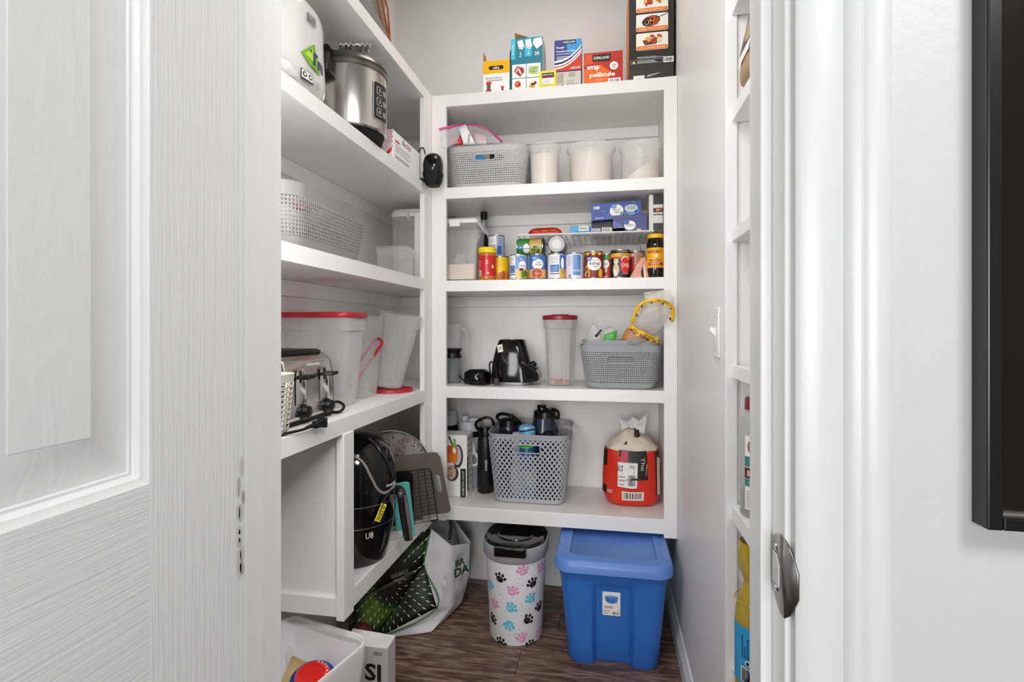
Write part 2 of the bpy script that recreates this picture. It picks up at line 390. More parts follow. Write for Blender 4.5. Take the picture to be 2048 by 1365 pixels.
# black framed panel on the hall wall
fr = thing('wall_frame', 'black framed dark glossy panel on the white wall right of the doorway', 'frame', (.317, YF, 1.068))
FRM = mat('#0c0c0c', .3, var=.02); FRS = mat('#2d2e2b', .5, var=.03)
for nm, q in (('frame_side', (0, .012, 0, .7)), ('frame_side', (.468, .48, 0, .7)), ('frame_rail', (.012, .468, 0, .011)), ('frame_rail', (.012, .468, .689, .7))):
    MB().box(q[0], q[1], -.019, 0, q[2], q[3]).build(nm, FRM, fr, smooth=0, bevel=.0015)
MB().box(-.0006, .0004, -.0175, -.0005, .001, .699).build('edge_band', FRS, fr, smooth=0)
MB().box(.012, .468, -.006, -.001, .011, .689).build('panel', mat('#151310', .18, var=.15, vs=3), fr, smooth=0)
MB().box(.012, .468, -.012, -.006, .011, .0135).build('lip', mat('#8d8880', .35, .6), fr, smooth=0)
MB().lathe([(.0001, .002), (.0012, .0015), (.0018, 0)], 10, sy=1.8, xf=T(.014, -.0065, .033) @ R(90, 'X')).build('screw', mat('#cfc1ba', .4), fr)

# ------------------------------------------------------------------ built-in shelving
bs = thing('back_shelving', 'white painted built-in shelving across the back wall', 'shelving', (0, 0, 0))
ZB = [(2.2325, 2.1815), (1.837, 1.789), (1.441, 1.394), (.990, .941), (.4807, .4222)]
for zt, zb in ZB:
    MB().box(XF, XWR-.001, YD+.0015, YW-.001, zb, zt).build('shelf', SHELF, bs, smooth=0, bevel=.002)
    MB().box(XWL+.001, .23, YW-.019, YW-.0005, zb-.052, zb-.0005).build('cleat', SHELF, bs, smooth=0, bevel=.0015)
MB().box(XF, -.678, YD, YD+.02, .418, 2.2325).build('stile', SHELF, bs, smooth=0, bevel=.0015)
MB().box(.218, XWR-.001, YD, YD+.02, .408, 2.2325).build('stile', SHELF, bs, smooth=0, bevel=.0015)
for k in range(4):
    MB().box(.231, XWR-.001, YD+.02, YW-.001, ZB[k+1][0]+.0003, ZB[k][1]-.0003).build('side_panel', SHELF, bs, smooth=0)
ls = thing('side_shelving', 'white painted built-in shelving along the left wall with an open lower cubby', 'shelving', (0, 0, 0))
ZL = [(2.2325, 2.187), (1.837, 1.793), (1.442, 1.397), (.983, .936), (.466, .412)]
for k, (zt, zb) in enumerate(ZL):
    y0 = YB+.004 if k < 4 else 1.386
    MB().box(XWL+.001, XF-.0016, y0, 2.515 if k == 4 else YW-.02, zb, zt).build('shelf', SHELF, ls, smooth=0, bevel=.002)
    MB().box(XF-.0014, XF, y0, 2.07, zb, zt).build('edge_strip', SHELF, ls, smooth=0)
    MB().box(XWL+.0005, XWL+.02, y0, YW-.02, zb-.052, zb-.0005).build('cleat', SHELF, ls, smooth=0, bevel=.0015)
MB().box(XF-.02, XF+.0005, 2.06, YD-.0005, .40, 2.2325).build('stile', SHELF, ls, smooth=0, bevel=.0015)
MB().box(XF-.02, XF+.004, 1.384, 1.444, .403, .936).build('stile', SHELF, ls, smooth=0, bevel=.0015)
MB().box(XWL+.001, XF-.02, 1.40, 1.418, .412, .936).build('divider_panel', SHELF, ls, smooth=0)
ns = thing('niche_shelving', 'narrow white shelves in the niche right behind the door jamb', 'shelving', (0, 0, 0))
ZN = [(1.997, 1.966), (1.75, 1.718), (1.468, 1.44), (1.154, 1.124), (.83, .793), (.457, .42)]
for zt, zb in ZN: MB().box(.283, .479, YB+.002, 1.2935, zb, zt).build('shelf', TRIM, ns, smooth=0, bevel=.0015)
# ------------------------------------------------------------------ shared builders
def noisef(s, a, o=0): return lambda u, v: noise.noise(Vector((u*s+o, v*s, o)))*a
def carton(name, label, u0, u1, Y, z, ztop, depth, m, cat='box', rz=0, bevel=.0012, group=None):
    x0, x1 = ux(u0, Y), ux(u1, Y)
    t = thing(name, label, cat, ((x0+x1)/2, Y+depth/2, z), (0, 0, rz), group)
    w, h = x1-x0, ztop-z
    b = MB().box(-w/2, w/2, -depth/2, depth/2, 0, h).build('carton', m, t, smooth=0, bevel=bevel, seg=1)
    return t, b, w, h
def woven_basket(name, label, loc, w, d, h, m, taper=.85, r=.06, band=.028, base=.03, cell=.0088, rz=0, handle=None, group=None, strand=.42, wave=0, cellz=None):
    """tapered plastic basket: a lattice of strands with real holes, a plain rim band and a base"""
    t = thing(name, label, 'basket', loc, (0, 0, rz), group)
    ring = rrect(w, d, r, 10); per = []; n = len(ring); L = [0]
    for i in range(n):
        a, b = ring[i], ring[(i+1) % n]; L.append(L[-1]+math.hypot(b[0]-a[0], b[1]-a[1]))
    tot = L[-1]; N = int(tot/cell)
    def P(s, z):
        s = (s % 1)*tot; k = 0
        lo, hi = 0, n
        while hi-lo > 1:
            mid = (lo+hi)//2
            if L[mid] <= s: lo = mid
            else: hi = mid
        k = lo; a, b = ring[k], ring[(k+1) % n]; q = (s-L[k])/max(1e-9, L[k+1]-L[k]); f = taper+(1-taper)*(z/h)
        return Vector(((a[0]+(b[0]-a[0])*q)*f, (a[1]+(b[1]-a[1])*q)*f, z))
    z0, z1 = base, h-band; cz = cellz or cell; Mr = max(2, int((z1-z0)/cz))
    mb = MB(); S = []
    for i in range(N): S += [i/N, (i+strand)/N]
    Z = []
    for j in range(Mr): Z += [z0+(z1-z0)*j/Mr, z0+(z1-z0)*(j+strand)/Mr]
    Z.append(z1); vs = []; nz = len(Z)
    for s in S:
        for z in Z:
            p = P(s, z+ (wave*math.sin(s*2*PI*60) if wave else 0)); vs.append(p)
    fs = []; ns_ = len(S)
    for i in range(ns_):
        for j in range(nz-1):
            if i % 2 == 1 and j % 2 == 1: continue
            k = (i+1) % ns_; q = (vs[i*nz+j]+vs[k*nz+j+1])/2
            if handle and abs(q.x) < handle[0]/2 and q.y < 0 and abs(q.z-handle[1]) < handle[2]/2: continue
            fs.append((i*nz+j, k*nz+j, k*nz+j+1, i*nz+j+1))
    mb.add(vs, fs); o = mb.build('lattice', m, t, smooth=60, solid=.0022, kind='stuff')
    rg = [[Vector((x*f, y*f, z)) for x, y in ring] for f, z in
          ((taper+(1-taper)*z1/h, z1), (1.0, h-.003), (1.006, h), (1.0, h+.001), (.985, h-.002), ((taper+(1-taper)*z1/h)*.988, z1))]
    MB().loft(rg, cap0=False, cap1=False).build('rim', m, t, smooth=40)
    rg = [[Vector((x*f, y*f, z)) for x, y in ring] for f, z in ((taper*.93, 0), (taper*.985, .006), (taper+(1-taper)*z0/h+.002, z0), ((taper+(1-taper)*z0/h)*.985, z0), (taper*.95, .006))]
    MB().loft(rg, cap0=True, cap1=True).build('base', m, t, smooth=40)
    if handle:
        hw, hz, hh = handle; pts = []
        for x, z in rrect(hw+.004, hh+.004, hh/2, 5):
            f = taper+(1-taper)*(hz+z)/h; pts.append((x, -d/2*f-.001, hz+z))
        MB().tube(pts, .0026, 6, closed=True).build('handle_ring', m, t)
    return t
def lathe_part(name, prof, m, parent, seg=32, solid=0, loc=None, cap0=False, cap1=False, sx=1, sy=1, xf=None, smooth=40, off=0):
    return MB().lathe(prof, seg, 0, 0, 0, cap0, cap1, sx, sy, xf).build(name, m, parent, smooth=smooth, solid=solid, loc=loc, off=off)
def hit(u, v, cx, cy, rf):
    """where the line of sight through a pixel meets an upright round body"""
    rad = rf(1.) if callable(rf) else rf; r = _ray(u, v); z = None
    for _ in range(6):
        a = r.x**2+r.y**2; b = -2*(r.x*cx+r.y*cy); c = cx*cx+cy*cy-rad*rad; D = b*b-4*a*c
        t = (-b-math.sqrt(max(D, 0)))/(2*a); z = CAM_H+r.z*t
        if callable(rf): rad = rf(z)
        else: break
    return Vector((r.x*t, r.y*t, z))
def crumple(rings, name, m, parent, amp=.004, sc=25, cap0=True, cap1=True, smooth=60, sub=1, kind=None):
    zmin = min(p.z for r in rings for p in r)
    rr = [[p+noise.noise_vector(p*sc)*amp for p in r] for r in rings]
    for r in rr:
        for p in r: p.z = max(p.z, zmin)
    return MB().loft(rr, 0, cap0, cap1).build(name, m, parent, smooth=smooth, sub=sub, kind=kind)
def ell_ring(cx, cy, z, rx, ry, n=20, p=1.0):
    out = []
    for i in range(n):
        a = 2*PI*i/n; c, s = math.cos(a), math.sin(a)
        out.append(Vector((cx+rx*math.copysign(abs(c)**p, c), cy+ry*math.copysign(abs(s)**p, s), z)))
    return out

# ------------------------------------------------------------------ top shelf
ZT = ZB[0][0]+.0003; Y = 2.195
wht = mat('#efeeec', .55); redc = '#c8381f'
t, b, W_, H_ = carton('mill_box', 'yellow and white carton with red mills pictured, leftmost on the top back shelf', 966, 1019, Y, ZT, at(990, 121, Y).z, .09, wht)
p = Pr().rect(-W_/2, H_*.63, W_/2, H_, '#f0b400', 1).rect(-W_*.28, H_*.735, W_*.28, H_*.845, '#151515', 2, .008)
p.text(0, H_*.79, 'olika', .011, '#f5f0e0', 3).text(-W_*.08, H_*.50, 'MANUAL COFFEE SET', .006, '#7b7b78', 2, w=W_*.62).text(-W_*.06, H_*.43, 'STARTER LEARNER', .006, '#7b7b78', 2, w=W_*.62)
for cx, s in ((-W_*.28, 1), (W_*.24, .62)):
    p.poly([(cx-.014*s, .005), (cx+.014*s, .005), (cx+.012*s, .026*s), (cx-.012*s, .026*s)], '#c23a22', 3)
    p.rect(cx-.008*s, .026*s, cx+.008*s, .046*s, '#5d5754', 3).rect(cx-.011*s, .046*s, cx+.011*s, .06*s, '#c23a22', 3, .004*s)
p.ell(W_*.24, .022, .028, .03, '#e0d6cf', 1).ell(W_*.24, .022, .027, .029, '#f1efed', 2)
p.build('front_print', b, front(-.045))
for sx in (-1, 1):
    MB().add([(sx*W_/2, -.04, H_), (sx*W_/2, .04, H_), (sx*(W_/2+.004), .03, H_+.055), (sx*(W_/2-.0), -.035, H_+.045)], [(0, 1, 2, 3)]).build('flap', CARD, t, smooth=0, solid=.0012)

t, b, W_, H_ = carton('sealer_bag_box', 'teal carton with food photos and an open brown lid on the top back shelf', 1022, 1085, Y, ZT, at(1050, 76, Y).z, .11, mat('#1b7f97', .5))
p = Pr().rect(-W_/2, 0, W_/2, H_, '#14788f', 1).rect(-W_/2, H_*.62, -W_*.36, H_, '#35b9d4', 2).text(-W_*.43, H_*.8, 'Sealing Bags', .009, '#e8fbff', 3, rot=PI/2)
p.rect(-W_*.06, H_*.66, W_*.16, H_*.985, '#37b4dc', 2)
for cx, cc in ((-W_*.2, 1), (W_*.05, 1)):
    p.poly([(cx-.013, H_*.95), (cx+.009, H_*.97), (cx+.018, H_*.84), (cx+.008, H_*.79), (cx-.007, H_*.81)], '#f3efee', 3)
    for k in range(3): p.ell(cx+.012-k*.008, H_*(.83-.012*(k % 2)), .002, .002, '#222222', 4, n=8)
p.poly([(W_*.22, H_*.97), (W_*.47, H_*.985), (W_*.5, H_*.86), (W_*.32, H_*.78), (W_*.2, H_*.88)], '#f3efee', 3)
p.text(-W_*.2, H_*.7, 'Rolls', .008, '#e8fbff', 3, rot=PI/2).text(W_*.06, H_*.72, 'Bags', .008, '#e8fbff', 3, rot=PI/2).text(W_*.32, H_*.70, '20', .015, '#f3efee', 3)
for i in (0, 1):
    for k in (0, 1):
        x0 = -W_*.46+i*W_*.46; y0 = .004+k*.061; p.rect(x0, y0, x0+W_*.44, y0+.058, '#f3f0ea', 2)
        cx, cy = x0+W_*.22, y0+.029
        if (i, k) == (0, 1):
            p.poly([(cx-.022, cy), (cx-.008, cy+.022), (cx+.02, cy+.012), (cx+.022, cy-.006), (cx+.004, cy-.024)], '#a8302a', 3).ell(cx+.002, cy, .004, .018, '#f0d8d0', 4, rot=.5).ell(cx-.01, cy+.002, .003, .012, '#e8c0b4', 4, rot=-.6)
        elif (i, k) == (1, 1):
            for q in range(5): p.ell(cx, cy-.014+q*.007, .024, .0028, random.choice(['#8fae4a', '#b5c96a', '#7a9a3c']), 3+q % 2, rot=random.uniform(-.15, .15), n=12)
        elif (i, k) == (0, 0):
            p.ell(cx-.006, cy+.006, .013, .014, '#d9452f', 3).ell(cx+.012, cy-.008, .02, .004, '#e7ded4', 3, rot=-.9).ell(cx-.009, cy+.009, .005, .006, '#f07a5c', 4)
        else:
            for q in range(7): p.ell(cx+random.uniform(-.014, .014), cy+random.uniform(-.014, .014), .009, .006, random.choice(['#e0a04a', '#c86a30', '#f0d9b0', '#8a3a20']), 3+q % 3, rot=random.uniform(0, 3), n=10)
p.build('front_print', b, front(-.055))
MB().box(W_/2, W_/2+.0012, -.05, .055, .0, H_*.97).build('side_sheet', mat('#cfd6d6', .5), t, smooth=0)
MB().add([(-W_/2+.005, .03, H_), (W_/2, .03, H_), (W_/2, .0, H_+.006), (-W_/2+.01, -.02, H_+.045)], [(0, 1, 2, 3)]).build('lid_flap', CARD, t, smooth=0, solid=.0015)

Yy = 2.168
t, b, W_, H_ = carton('sandwich_bag_box', 'small yellow box with a white label, in front on the top back shelf', 1079, 1112, Yy, ZT, at(1095, 141, Yy).z, .07, mat('#e8dc3c', .5))
Pr().rect(-W_*.34, H_*.2, W_*.36, H_*.62, '#f0eee8', 1).rect(-W_*.34, H_*.62, W_*.38, H_*.84, '#2a2420', 2).text(.001, H_*.735, 'KIRKLAND', .006, '#f2eee6', 3, w=W_*.62).rect(-W_*.34, H_*.56, W_*.36, H_*.62, '#b0352c', 2).lines(-W_*.28, H_*.24, W_*.3, H_*.5, 4, '#aaa69e', 2, .2).build('front_print', b, front(-.0375))
MB().add([(-W_/2, .0, H_), (W_/2, .0, H_), (W_/2+.018, .045, H_+.038), (-W_/2+.004, .04, H_+.003)], [(0, 1, 2, 3)]).build('flap', mat('#d8d6d2', .6), t, smooth=0, solid=.001)

t, b, W_, H_ = carton('foil_box', 'red and blue foil carton with curved white stripes and a grey label below', 1109, 1163, 2.19, ZT, at(1135, 78, 2.185).z, .06, mat('#2a2f77', .45))
hk = H_*.37
p = Pr().rect(-W_/2, hk, W_/2, H_, '#24307f', 1)
p.poly([(-W_*.1, H_), (W_*.5, H_), (W_*.5, H_*.72), (W_*.2, H_*.6), (-W_*.02, H_*.8)], '#2f8fd0', 2)
arc = lambda k, y: (-W_/2+W_*k, y+H_*.30*(k**2.2))
for wdt, yy, c, l in ((.16, .375, redc, 3), (.035, .50, '#f2efec', 4), (.022, .55, '#3a4a86', 4), (.035, .575, '#f2efec', 5), (.03, .44, '#f2efec', 5)):
    if c == redc: p.poly([arc(k/8, H_*.47) for k in range(9)]+[(W_/2, hk), (-W_/2, hk)], redc, 3)
    else: p.poly([arc(k/8, H_*(yy)) for k in range(9)]+[arc(k/8, H_*(yy-wdt)) for k in range(8, -1, -1)], c, l)
p.rect(-W_*.2, H_*.91, W_*.3, H_*.985, '#1d1a2c', 3).text(W_*.05, H_*.945, 'KIRKLAND', .007, '#f2eee6', 4, w=W_*.44)
p.text(-W_*.42, H_*.84, 'Ready!', .012, '#f4f2ee', 4, al='L').text(-W_*.42, H_*.77, 'Foodservice Foil', .009, '#f4f2ee', 4, al='L', w=W_*.66).text(-W_*.42, H_*.71, 'Premier-Quality', .008, '#f4f2ee', 4, al='L', w=W_*.48)
p.lines(-W_*.42, H_*.59, W_*.05, H_*.68, 3, '#dfe0ee', 4).text(W_*.28, H_*.415, 'ABC50', .009, '#f6ece6', 6, w=W_*.36)
p.rect(-W_*.44, H_*.02, W_*.48, hk*.95, '#c9c4bb', 2)
for k in range(4): p.rect(-W_*.36+k*.006, H_*.12, -W_*.36+k*.006+.002, H_*.33, '#56524c', 3)
p.lines(W_*.02, H_*.25, W_*.36, H_*.34, 3, '#6b665f', 3, .3).lines(-W_*.05, H_*.06, W_*.38, H_*.2, 4, '#8f8a82', 3, .25).ell(-W_*.2, H_*.06, .008, .007, '#1b1b1b', 3)
p.build('front_print', b, front(-.03))

t, b, W_, H_ = carton('plastic_wrap_box', 'red orange plastic wrap carton reading wrap pellicule on the top back shelf', 1168, 1245, 2.18, ZT, at(1206, 104, 2.18).z, .12, mat('#cf431f', .45))
p = Pr().rect(-W_/2, 0, W_/2, H_, '#b72a1e', 1).poly([(-W_/2, 0), (W_*.1, 0), (W_*.2, H_*.35), (-W_*.05, H_*.62), (-W_/2, H_*.5)], '#e8661d', 2).poly([(-W_/2, H_*.62), (W_*.16, H_*.76), (W_*.2, H_*.9), (-W_*.45, H_*.97)], '#d94f22', 2)
p.rect(-W_*.28, H_*.72, W_*.2, H_*.93, '#1d1210', 3).text(-W_*.04, H_*.825, 'KIRKLAND', .011, '#f3eee4', 4, w=W_*.4)
p.ell(W_*.28, H_*.56, .017, .017, '#f4e9e4', 3).text(W_*.28, H_*.58, '2000', .006, '#b84a40', 4).text(W_*.28, H_*.52, 'feet', .006, '#b84a40', 4)
p.text(-W_*.26, H_*.52, 'wrap', .022, '#f8efe4', 4, bold=.03, w=W_*.34).text(-W_*.02, H_*.30, 'pellicule', .024, '#f8efe4', 4, bold=.03, w=W_*.66).text(-W_*.1, H_*.16, 'ETIRABLE', .006, '#f4c8a8', 4).bars(W_*.16, .004, W_*.42, H_*.15, bg='#f3efea', l=4)
p.build('front_print', b, front(-.06))
Pr().text(0, 0, 'KIRKLAND', .012, '#f3eee4', 2, w=W_*.6).build('top_print', b, plane((0, -.03, H_), (1, 0, 0), (0, 1, 0)))
MB().box(W_/2+.0002, W_/2+.0016, -.058, .06, .0, H_*1.02).build('side_flap', mat('#e0672a', .5), t, smooth=0)

Yb6 = 2.185; x0, x1 = ux(1258, Yb6), ux(1348, Yb6); W_ = x1-x0
t = thing('cookware_box', 'tall black carton with three food photos over orange bands, against the right wall', 'box', ((x0+x1)/2, Yb6+.14, ZT))
H_ = .42; hk = at(1300, 127, Yb6).z-ZT
bx = MB().loft([[Vector((sx*W_/2, sy*.14+(.012 if sy < 0 else 0)*(z < hk*.5), z)) for sx, sy in ((-1, -1), (1, -1), (1, 1), (-1, 1))] for z in (0, hk, H_)]).build('carton', mat('#2b2623', .4, var=.05), t, smooth=0, bevel=.0012, seg=1)
p = Pr()
for k in range(4):
    y0 = at(1300, 100, Yb6).z-ZT+k*.0765; a0, a1 = -W_*.34, W_*.37
    p.rect(a0, y0, a1, y0+.069, '#f1ece4', 2, .007).rect(a0+.0015, y0+.0015, a1-.0015, y0+.017, '#e87a1e', 3, .005).text((a0+a1)/2, y0+.009, ['SLOW COOKER & GRIDDLE', 'FRIES TO A CRISP', 'GRILL & ROAST', 'SEARS & BROWNS'][k], .006, '#fbe9d0', 4, w=(a1-a0)*.8)
    for q in range(14): p.ell((a0+a1)/2+random.uniform(-.03, .03), y0+.04+random.uniform(-.012, .016), random.uniform(.005, .013), random.uniform(.004, .009), random.choice(['#d9742a', '#b3451e', '#e8b04a', '#7a2a18', '#f2d8a8', '#c9572c']), 4+q % 4, rot=random.uniform(0, 3), n=9)
    if k == 1: p.ell((a0+a1)/2-.004, y0+.04, .036, .021, '#3a302a', 3, rot=.2).poly([(a0+.07, y0+.045), (a0+.072, y0+.049), (a1-.004, y0+.066), (a1-.004, y0+.063)], '#3a302a', 3)
    if k == 0: p.poly([(a0+.025, y0+.04), (a0+.09, y0+.048), (a0+.078, y0+.022), (a0+.034, y0+.02)], '#4a4240', 3)
p.lines(-W_*.32, hk+.022, W_*.34, hk+.031, 2, '#c9c4bc', 2).rect(-W_*.46, hk+.002, W_*.25, hk+.017, '#e8e4dc', 1).rect(-W_*.455, hk+.0028, W_*.245, hk+.0162, '#1c1917', 2)
p.poly([(-W_*.43, hk+.004), (-W_*.35, hk+.004), (-W_*.39, hk+.014)], '#efe23a', 3).lines(-W_*.32, hk+.004, W_*.22, hk+.015, 3, '#c9c4bc', 3).bars(W_*.29, hk+.003, W_*.47, hk+.018, bg='#f2efea', l=4, n=9)
p.build('front_print', bx, front(-.14))
p = Pr().rect(-W_*.4, .0, -W_*.15, hk*.42, '#e8e5df', 2).text(-W_*.27, hk*.2, '1932', .007, '#1c1a18', 3)
p.poly([(-W_*.1, hk*.3), (W_*.3, hk*.55), (W_*.36, hk*.72), (W_*.24, hk*.72), (W_*.15, hk*.5), (-W_*.08, hk*.42)], '#a9aaab', 2)
p.build('lower_print', bx, front(-.137+.004))
MB().box(-W_/2-.0012, -W_/2-.0002, -.138, .138, hk*.3, H_*.995).build('side_print', mat('#e2772b', .5, var=.15, vs=9), t, smooth=0)

# bag on the top shelf of the left unit
t = thing('shopping_bag', 'grey folded bag with orange piping on the top left shelf', 'bag', (-.89, 1.62, ZT))
BG = mat('#77756d', .6, var=.08, bump=.1)
rg = []
for k in range(9):
    z = k*.05; rg.append([Vector((x*(1-.02*k)+(.01*math.sin(k*1.7)), yv*(1-.012*k), z)) for x, yv in rrect(.22, .45, .05, 5)])
crumple(rg, 'bag_body', BG, t, .012, 9)
for s in (-.05, .0, .05): MB().tube([(.112-abs(s)*.2, .2+s*.3, .005), (.115, .1+s, .15), (.108, -.08+s, .34)], .0035, 6).build('piping', mat('#a5532c', .5), t)

# ------------------------------------------------------------------ left unit, shelf below the top
Z2 = ZL[1][0]+.0003
cx, cy = -.832, 1.235
t = thing('paper_towel_pack', 'plastic wrapped paper towel rolls with a green leaf logo', 'paper towels', (cx, cy, Z2))
rg = []
for f, z in ((.5, .0), (.88, .003), (1.02, .03), (1, .1), (.99, .17), (1.01, .212), (.95, .234), (.8, .246), (.4, .250)):
    rg.append(ell_ring(0, 0, z, .085*f, .125*f, 28, .8))
crumple(rg, 'wrapped_rolls', mat('#d3d0cc', .22, var=.03, bump=.9, bs=28, coat=.4), t, .007, 26)
rfx = lambda x, y, e: Vector((.085+e+.004, 0, 0))
def towel_map(x, y, e):          # print wraps the near right side
    a = -.55+x/.1; return Vector(((.0885+e)*math.cos(a), (.1285+e)*math.sin(a), y))
p = Pr().poly([(.018, .088), (.048, .122), (.058, .132), (.085, .066), (.04, .072)], '#6fa51e', 1).poly([(.028, .09), (.052, .118), (.056, .084)], '#a8cc3a', 2).text(.076, .094, 'Tru', .034, '#27356e', 3, bold=.04)
p.build('logo_print', t, towel_map, cut=.01); p = Pr()
p.bars(.035, .175, .065, .200, l=2, n=9); p.build('barcode_print', t, towel_map, cut=.01); p = Pr()
p.rect(.018, .022, .054, .05, '#3b3b3a', 1).rect(.02, .028, .052, .048, '#e6e3df', 2)
for k in range(2): p.ell(.028+k*.016, .038, .006, .007, '#2c2c2b', 3, n=10).ell(.028+k*.016, .038, .003, .004, '#e6e3df', 4, n=8)
p.build('recycling_print', t, towel_map, cut=.01); p = Pr().lines(.06, .015, .085, .045, 4, '#a9a7a6', 2)
p.build('label_print', t, towel_map, cut=.01)
t = thing('plastic_wrapper', 'crinkled clear plastic wrap end hanging at the shelf edge beside the door jamb', 'wrapper', (-.752, 1.125, Z2))
rg = [ell_ring(-.0+.002*k, .03*(k-2), .004+.02*(1-abs(k-2)/2.4), .02*(1.1-abs(k-2)/2.4), .012, 14) for k in range(5)]
rg = [[Vector((math.cos(2*PI*i/14)*.022*(1.15-abs(k-2)*.38), (k-2)*.028, .018+math.sin(2*PI*i/14)*.016*(1.15-abs(k-2)*.38))) for i in range(14)] for k in range(5)]
crumple(rg, 'wrap', clear('#f4f4f4', .45, .4, .2, .5, 40), t, .006, 60)

# tall stainless cooker
cx, cy = -.829, 1.60
t = thing('rice_cooker', 'stainless steel electric cooker with dark lid and black side handle', 'cooker', (cx, cy, Z2))
rc = .115
lathe_part('base_ring', [(.0001, .002), (.097, .002), (.1, .006), (.103, .028), (.108, .034)], BLACKM, t, 40)
body = lathe_part('body', [(.108, .032), (.1145, .036), (rc, .045), (rc, .21), (.1135, .218)], STEEL, t, 48)
lathe_part('lid', [(.1135, .217), (.1165, .219), (.1165, .232), (.113, .236), (.113, .238), (.1165, .24), (.112, .254), (.095, .266), (.06, .274), (.0001, .276)], mat('#6f6862', .3, .85, var=.04), t, 48)
pc = cyl(rc+.0015, math.radians(80))
p = Pr().rect(-.036, .062, .036, .185, '#bdbab6', 1, .012).rect(-.0335, .0645, .0335, .1825, '#0c0c0d', 2, .010)
for k in range(3):
    y0 = .075+k*.034; p.rect(-.022, y0, .002, y0+.026, '#d8d8d6', 3, .005).rect(-.0205, y0+.0015, .0005, y0+.0245, '#0f0f10', 4, .004).text(-.010, y0+.013, '035'[k], .012, '#dcdcda', 5)
    p.rect(.008, y0+.004, .028, y0+.022, '#8b8f95', 3, .004)
p.build('control_panel', t, pc, cut=.012, eps=.0006)
hb = MB().box(-.032, .032, -.03, .02, -.02, .045).build('side_handle', mat('#111111', .45), t, bevel=.009, seg=3, loc=(-.03, -.118, .195))
MB().box(-.022, .03, -.012, .012, 0, .018).box(-.002, .02, -.01, .01, .018, .03).build('latch', BLACKM, hb, bevel=.002, loc=(0, 0, .044))
MB().tube([(0, -.07, .262), (.02, -.03, .283), (.04, .03, .286), (.05, .06, .276)], .012, 10, flat=.6).build('lid_handle', GLOSS, t)
q = thing('foil_sachet', 'crinkled silver and white sachet lying on top of the cooker lid', 'sachet', (cx+.03, cy-.025, Z2+.288), (math.radians(6), math.radians(-8), .5))
rg = [[Vector((x*.055*(1-abs(k-2)*.06), yv*.014+(0), z)) for x, yv, z in ((-1, -1, .012+.002*k), (1, -1, .010), (1, 1, .012), (-1, 1, .014))] for k in range(2)]
MB().patch((-.05, -.03, .014), (.05, -.03, .016), (.045, .03, .012), (-.05, .03, .01), 14, 6, f=lambda u, v: .005*math.sin(u*38)+.003*noise.noise(Vector((u*6, v*6, 1)))).build('sachet', mat('#d5d2cc', .25, .6, var=.1), q, solid=.003, smooth=0)

# white carton with red lettering
X0 = -.748; ya, yb = atX(786, 300, X0).y, atX(839, 300, X0).y; H_ = atX(786, 258, X0).z-Z2
t = thing('appliance_box', 'white carton with red and grey lettering next to the steel cooker', 'box', (X0-.075, (ya+yb)/2, Z2))
L_ = yb-ya
b = MB().box(-.075, .075, -L_/2, L_/2, 0, H_).build('carton', wht, t, smooth=0, bevel=.0012, seg=1)
p = Pr().text(-.01, H_*.83, 'Aic', .022, '#5a4a48', 2, al='R', bold=0).text(-.006, H_*.83, 'ste', .02, '#c9473f', 2, al='L', bold=0).rect(-L_*.42, H_*.66, -L_*.28, H_*.72, '#d0402f', 2)
p.lines(-L_*.42, H_*.34, L_*.2, H_*.62, 5, '#9a8f90', 2, .22).lines(-L_*.44, H_*.12, L_*.1, H_*.26, 2, '#6a6064', 2, .3)
p.build('front_print', b, plane((.075, 0, 0), (0, 1, 0), (0, 0, 1)))
p = Pr()
for i in range(14):
    for k in range(9): p.ell(-.07+i*.0105+(k % 2)*.005, H_*.35+k*.0085, .0042, .003, '#d06078' if k > 2 else '#dda0a8', 1, rot=.7, n=6)
p.poly([(.02, .0), (.07, .045), (.07, .03), (.035, .0)], '#d4302a', 2)
p.build('end_print', b, front(-L_/2))

t = thing('mini_appliance', 'glossy black domed gadget poking out at the shelf corner', 'appliance', (-.704, 2.058, Z2))
rg = []
for k in range(11):
    a = k/10*PI; q = math.sin(a)**.55
    rg.append([Vector((-math.cos(a)*.038, .040*q*math.cos(2*PI*i/24), .062+.056*q*math.sin(2*PI*i/24))) for i in range(24)])
MB().loft(rg).build('shell', GLOSS, t, smooth=60)
MB().loft([[Vector((x+.0, yv, z)) for x, yv in rrect(w_, d_, .02)] for w_, d_, z in ((.05, .05, -.018), (.066, .064, .0), (.076, .074, .03), (.07, .07, .045))]).build('base', BLACKM, t)
MB().box(-.10, .02, -.024, -.006, 0, .012).build('tongue', BLACKM, t, bevel=.003)
MB().tube([(-.03, -.01, .112), (-.035, -.02, .135), (-.05, -.02, .128), (-.06, -.02, .1)], .0025, 6).build('cord', BLACKM, t)

# ------------------------------------------------------------------ left unit, middle shelf
Z3 = ZL[2][0]+.0003
yr = atX(748, 432, -.745).y; hb_ = atX(748, 432, -.745).z-Z3
woven_basket('woven_basket', 'light grey woven plastic basket at the front of the left middle shelf', (-.891, (yr+1.15)/2, Z3), .28, yr-1.15, hb_, mat('#8d8b8b', .45, bump=.05), taper=.88, r=.065, cell=.0094, band=.033)
t = thing('white_bag', 'white paper bundle seen through the holes of the left woven basket', 'bundle', (-.87, 1.26, Z3+.008))
crumple([ell_ring(0, 0, z, .085*f, .075*f, 16) for z, f in ((.0, .8), (.03, 1), (.08, 1), (.11, .6))], 'bundle', mat('#f0ece6', .7), t, .01, 12)
t = thing('red_packet', 'red and pink packet seen through the holes of the left woven basket', 'packet', (-.84, 1.32, Z3+.09), (0, .3, .4))
crumple([ell_ring(0, 0, z, .03*f, .02*f, 12) for z, f in ((.03, .9), (.045, 1), (.055, .5))], 'packet', mat('#b5433c', .5), t, .003, 30)
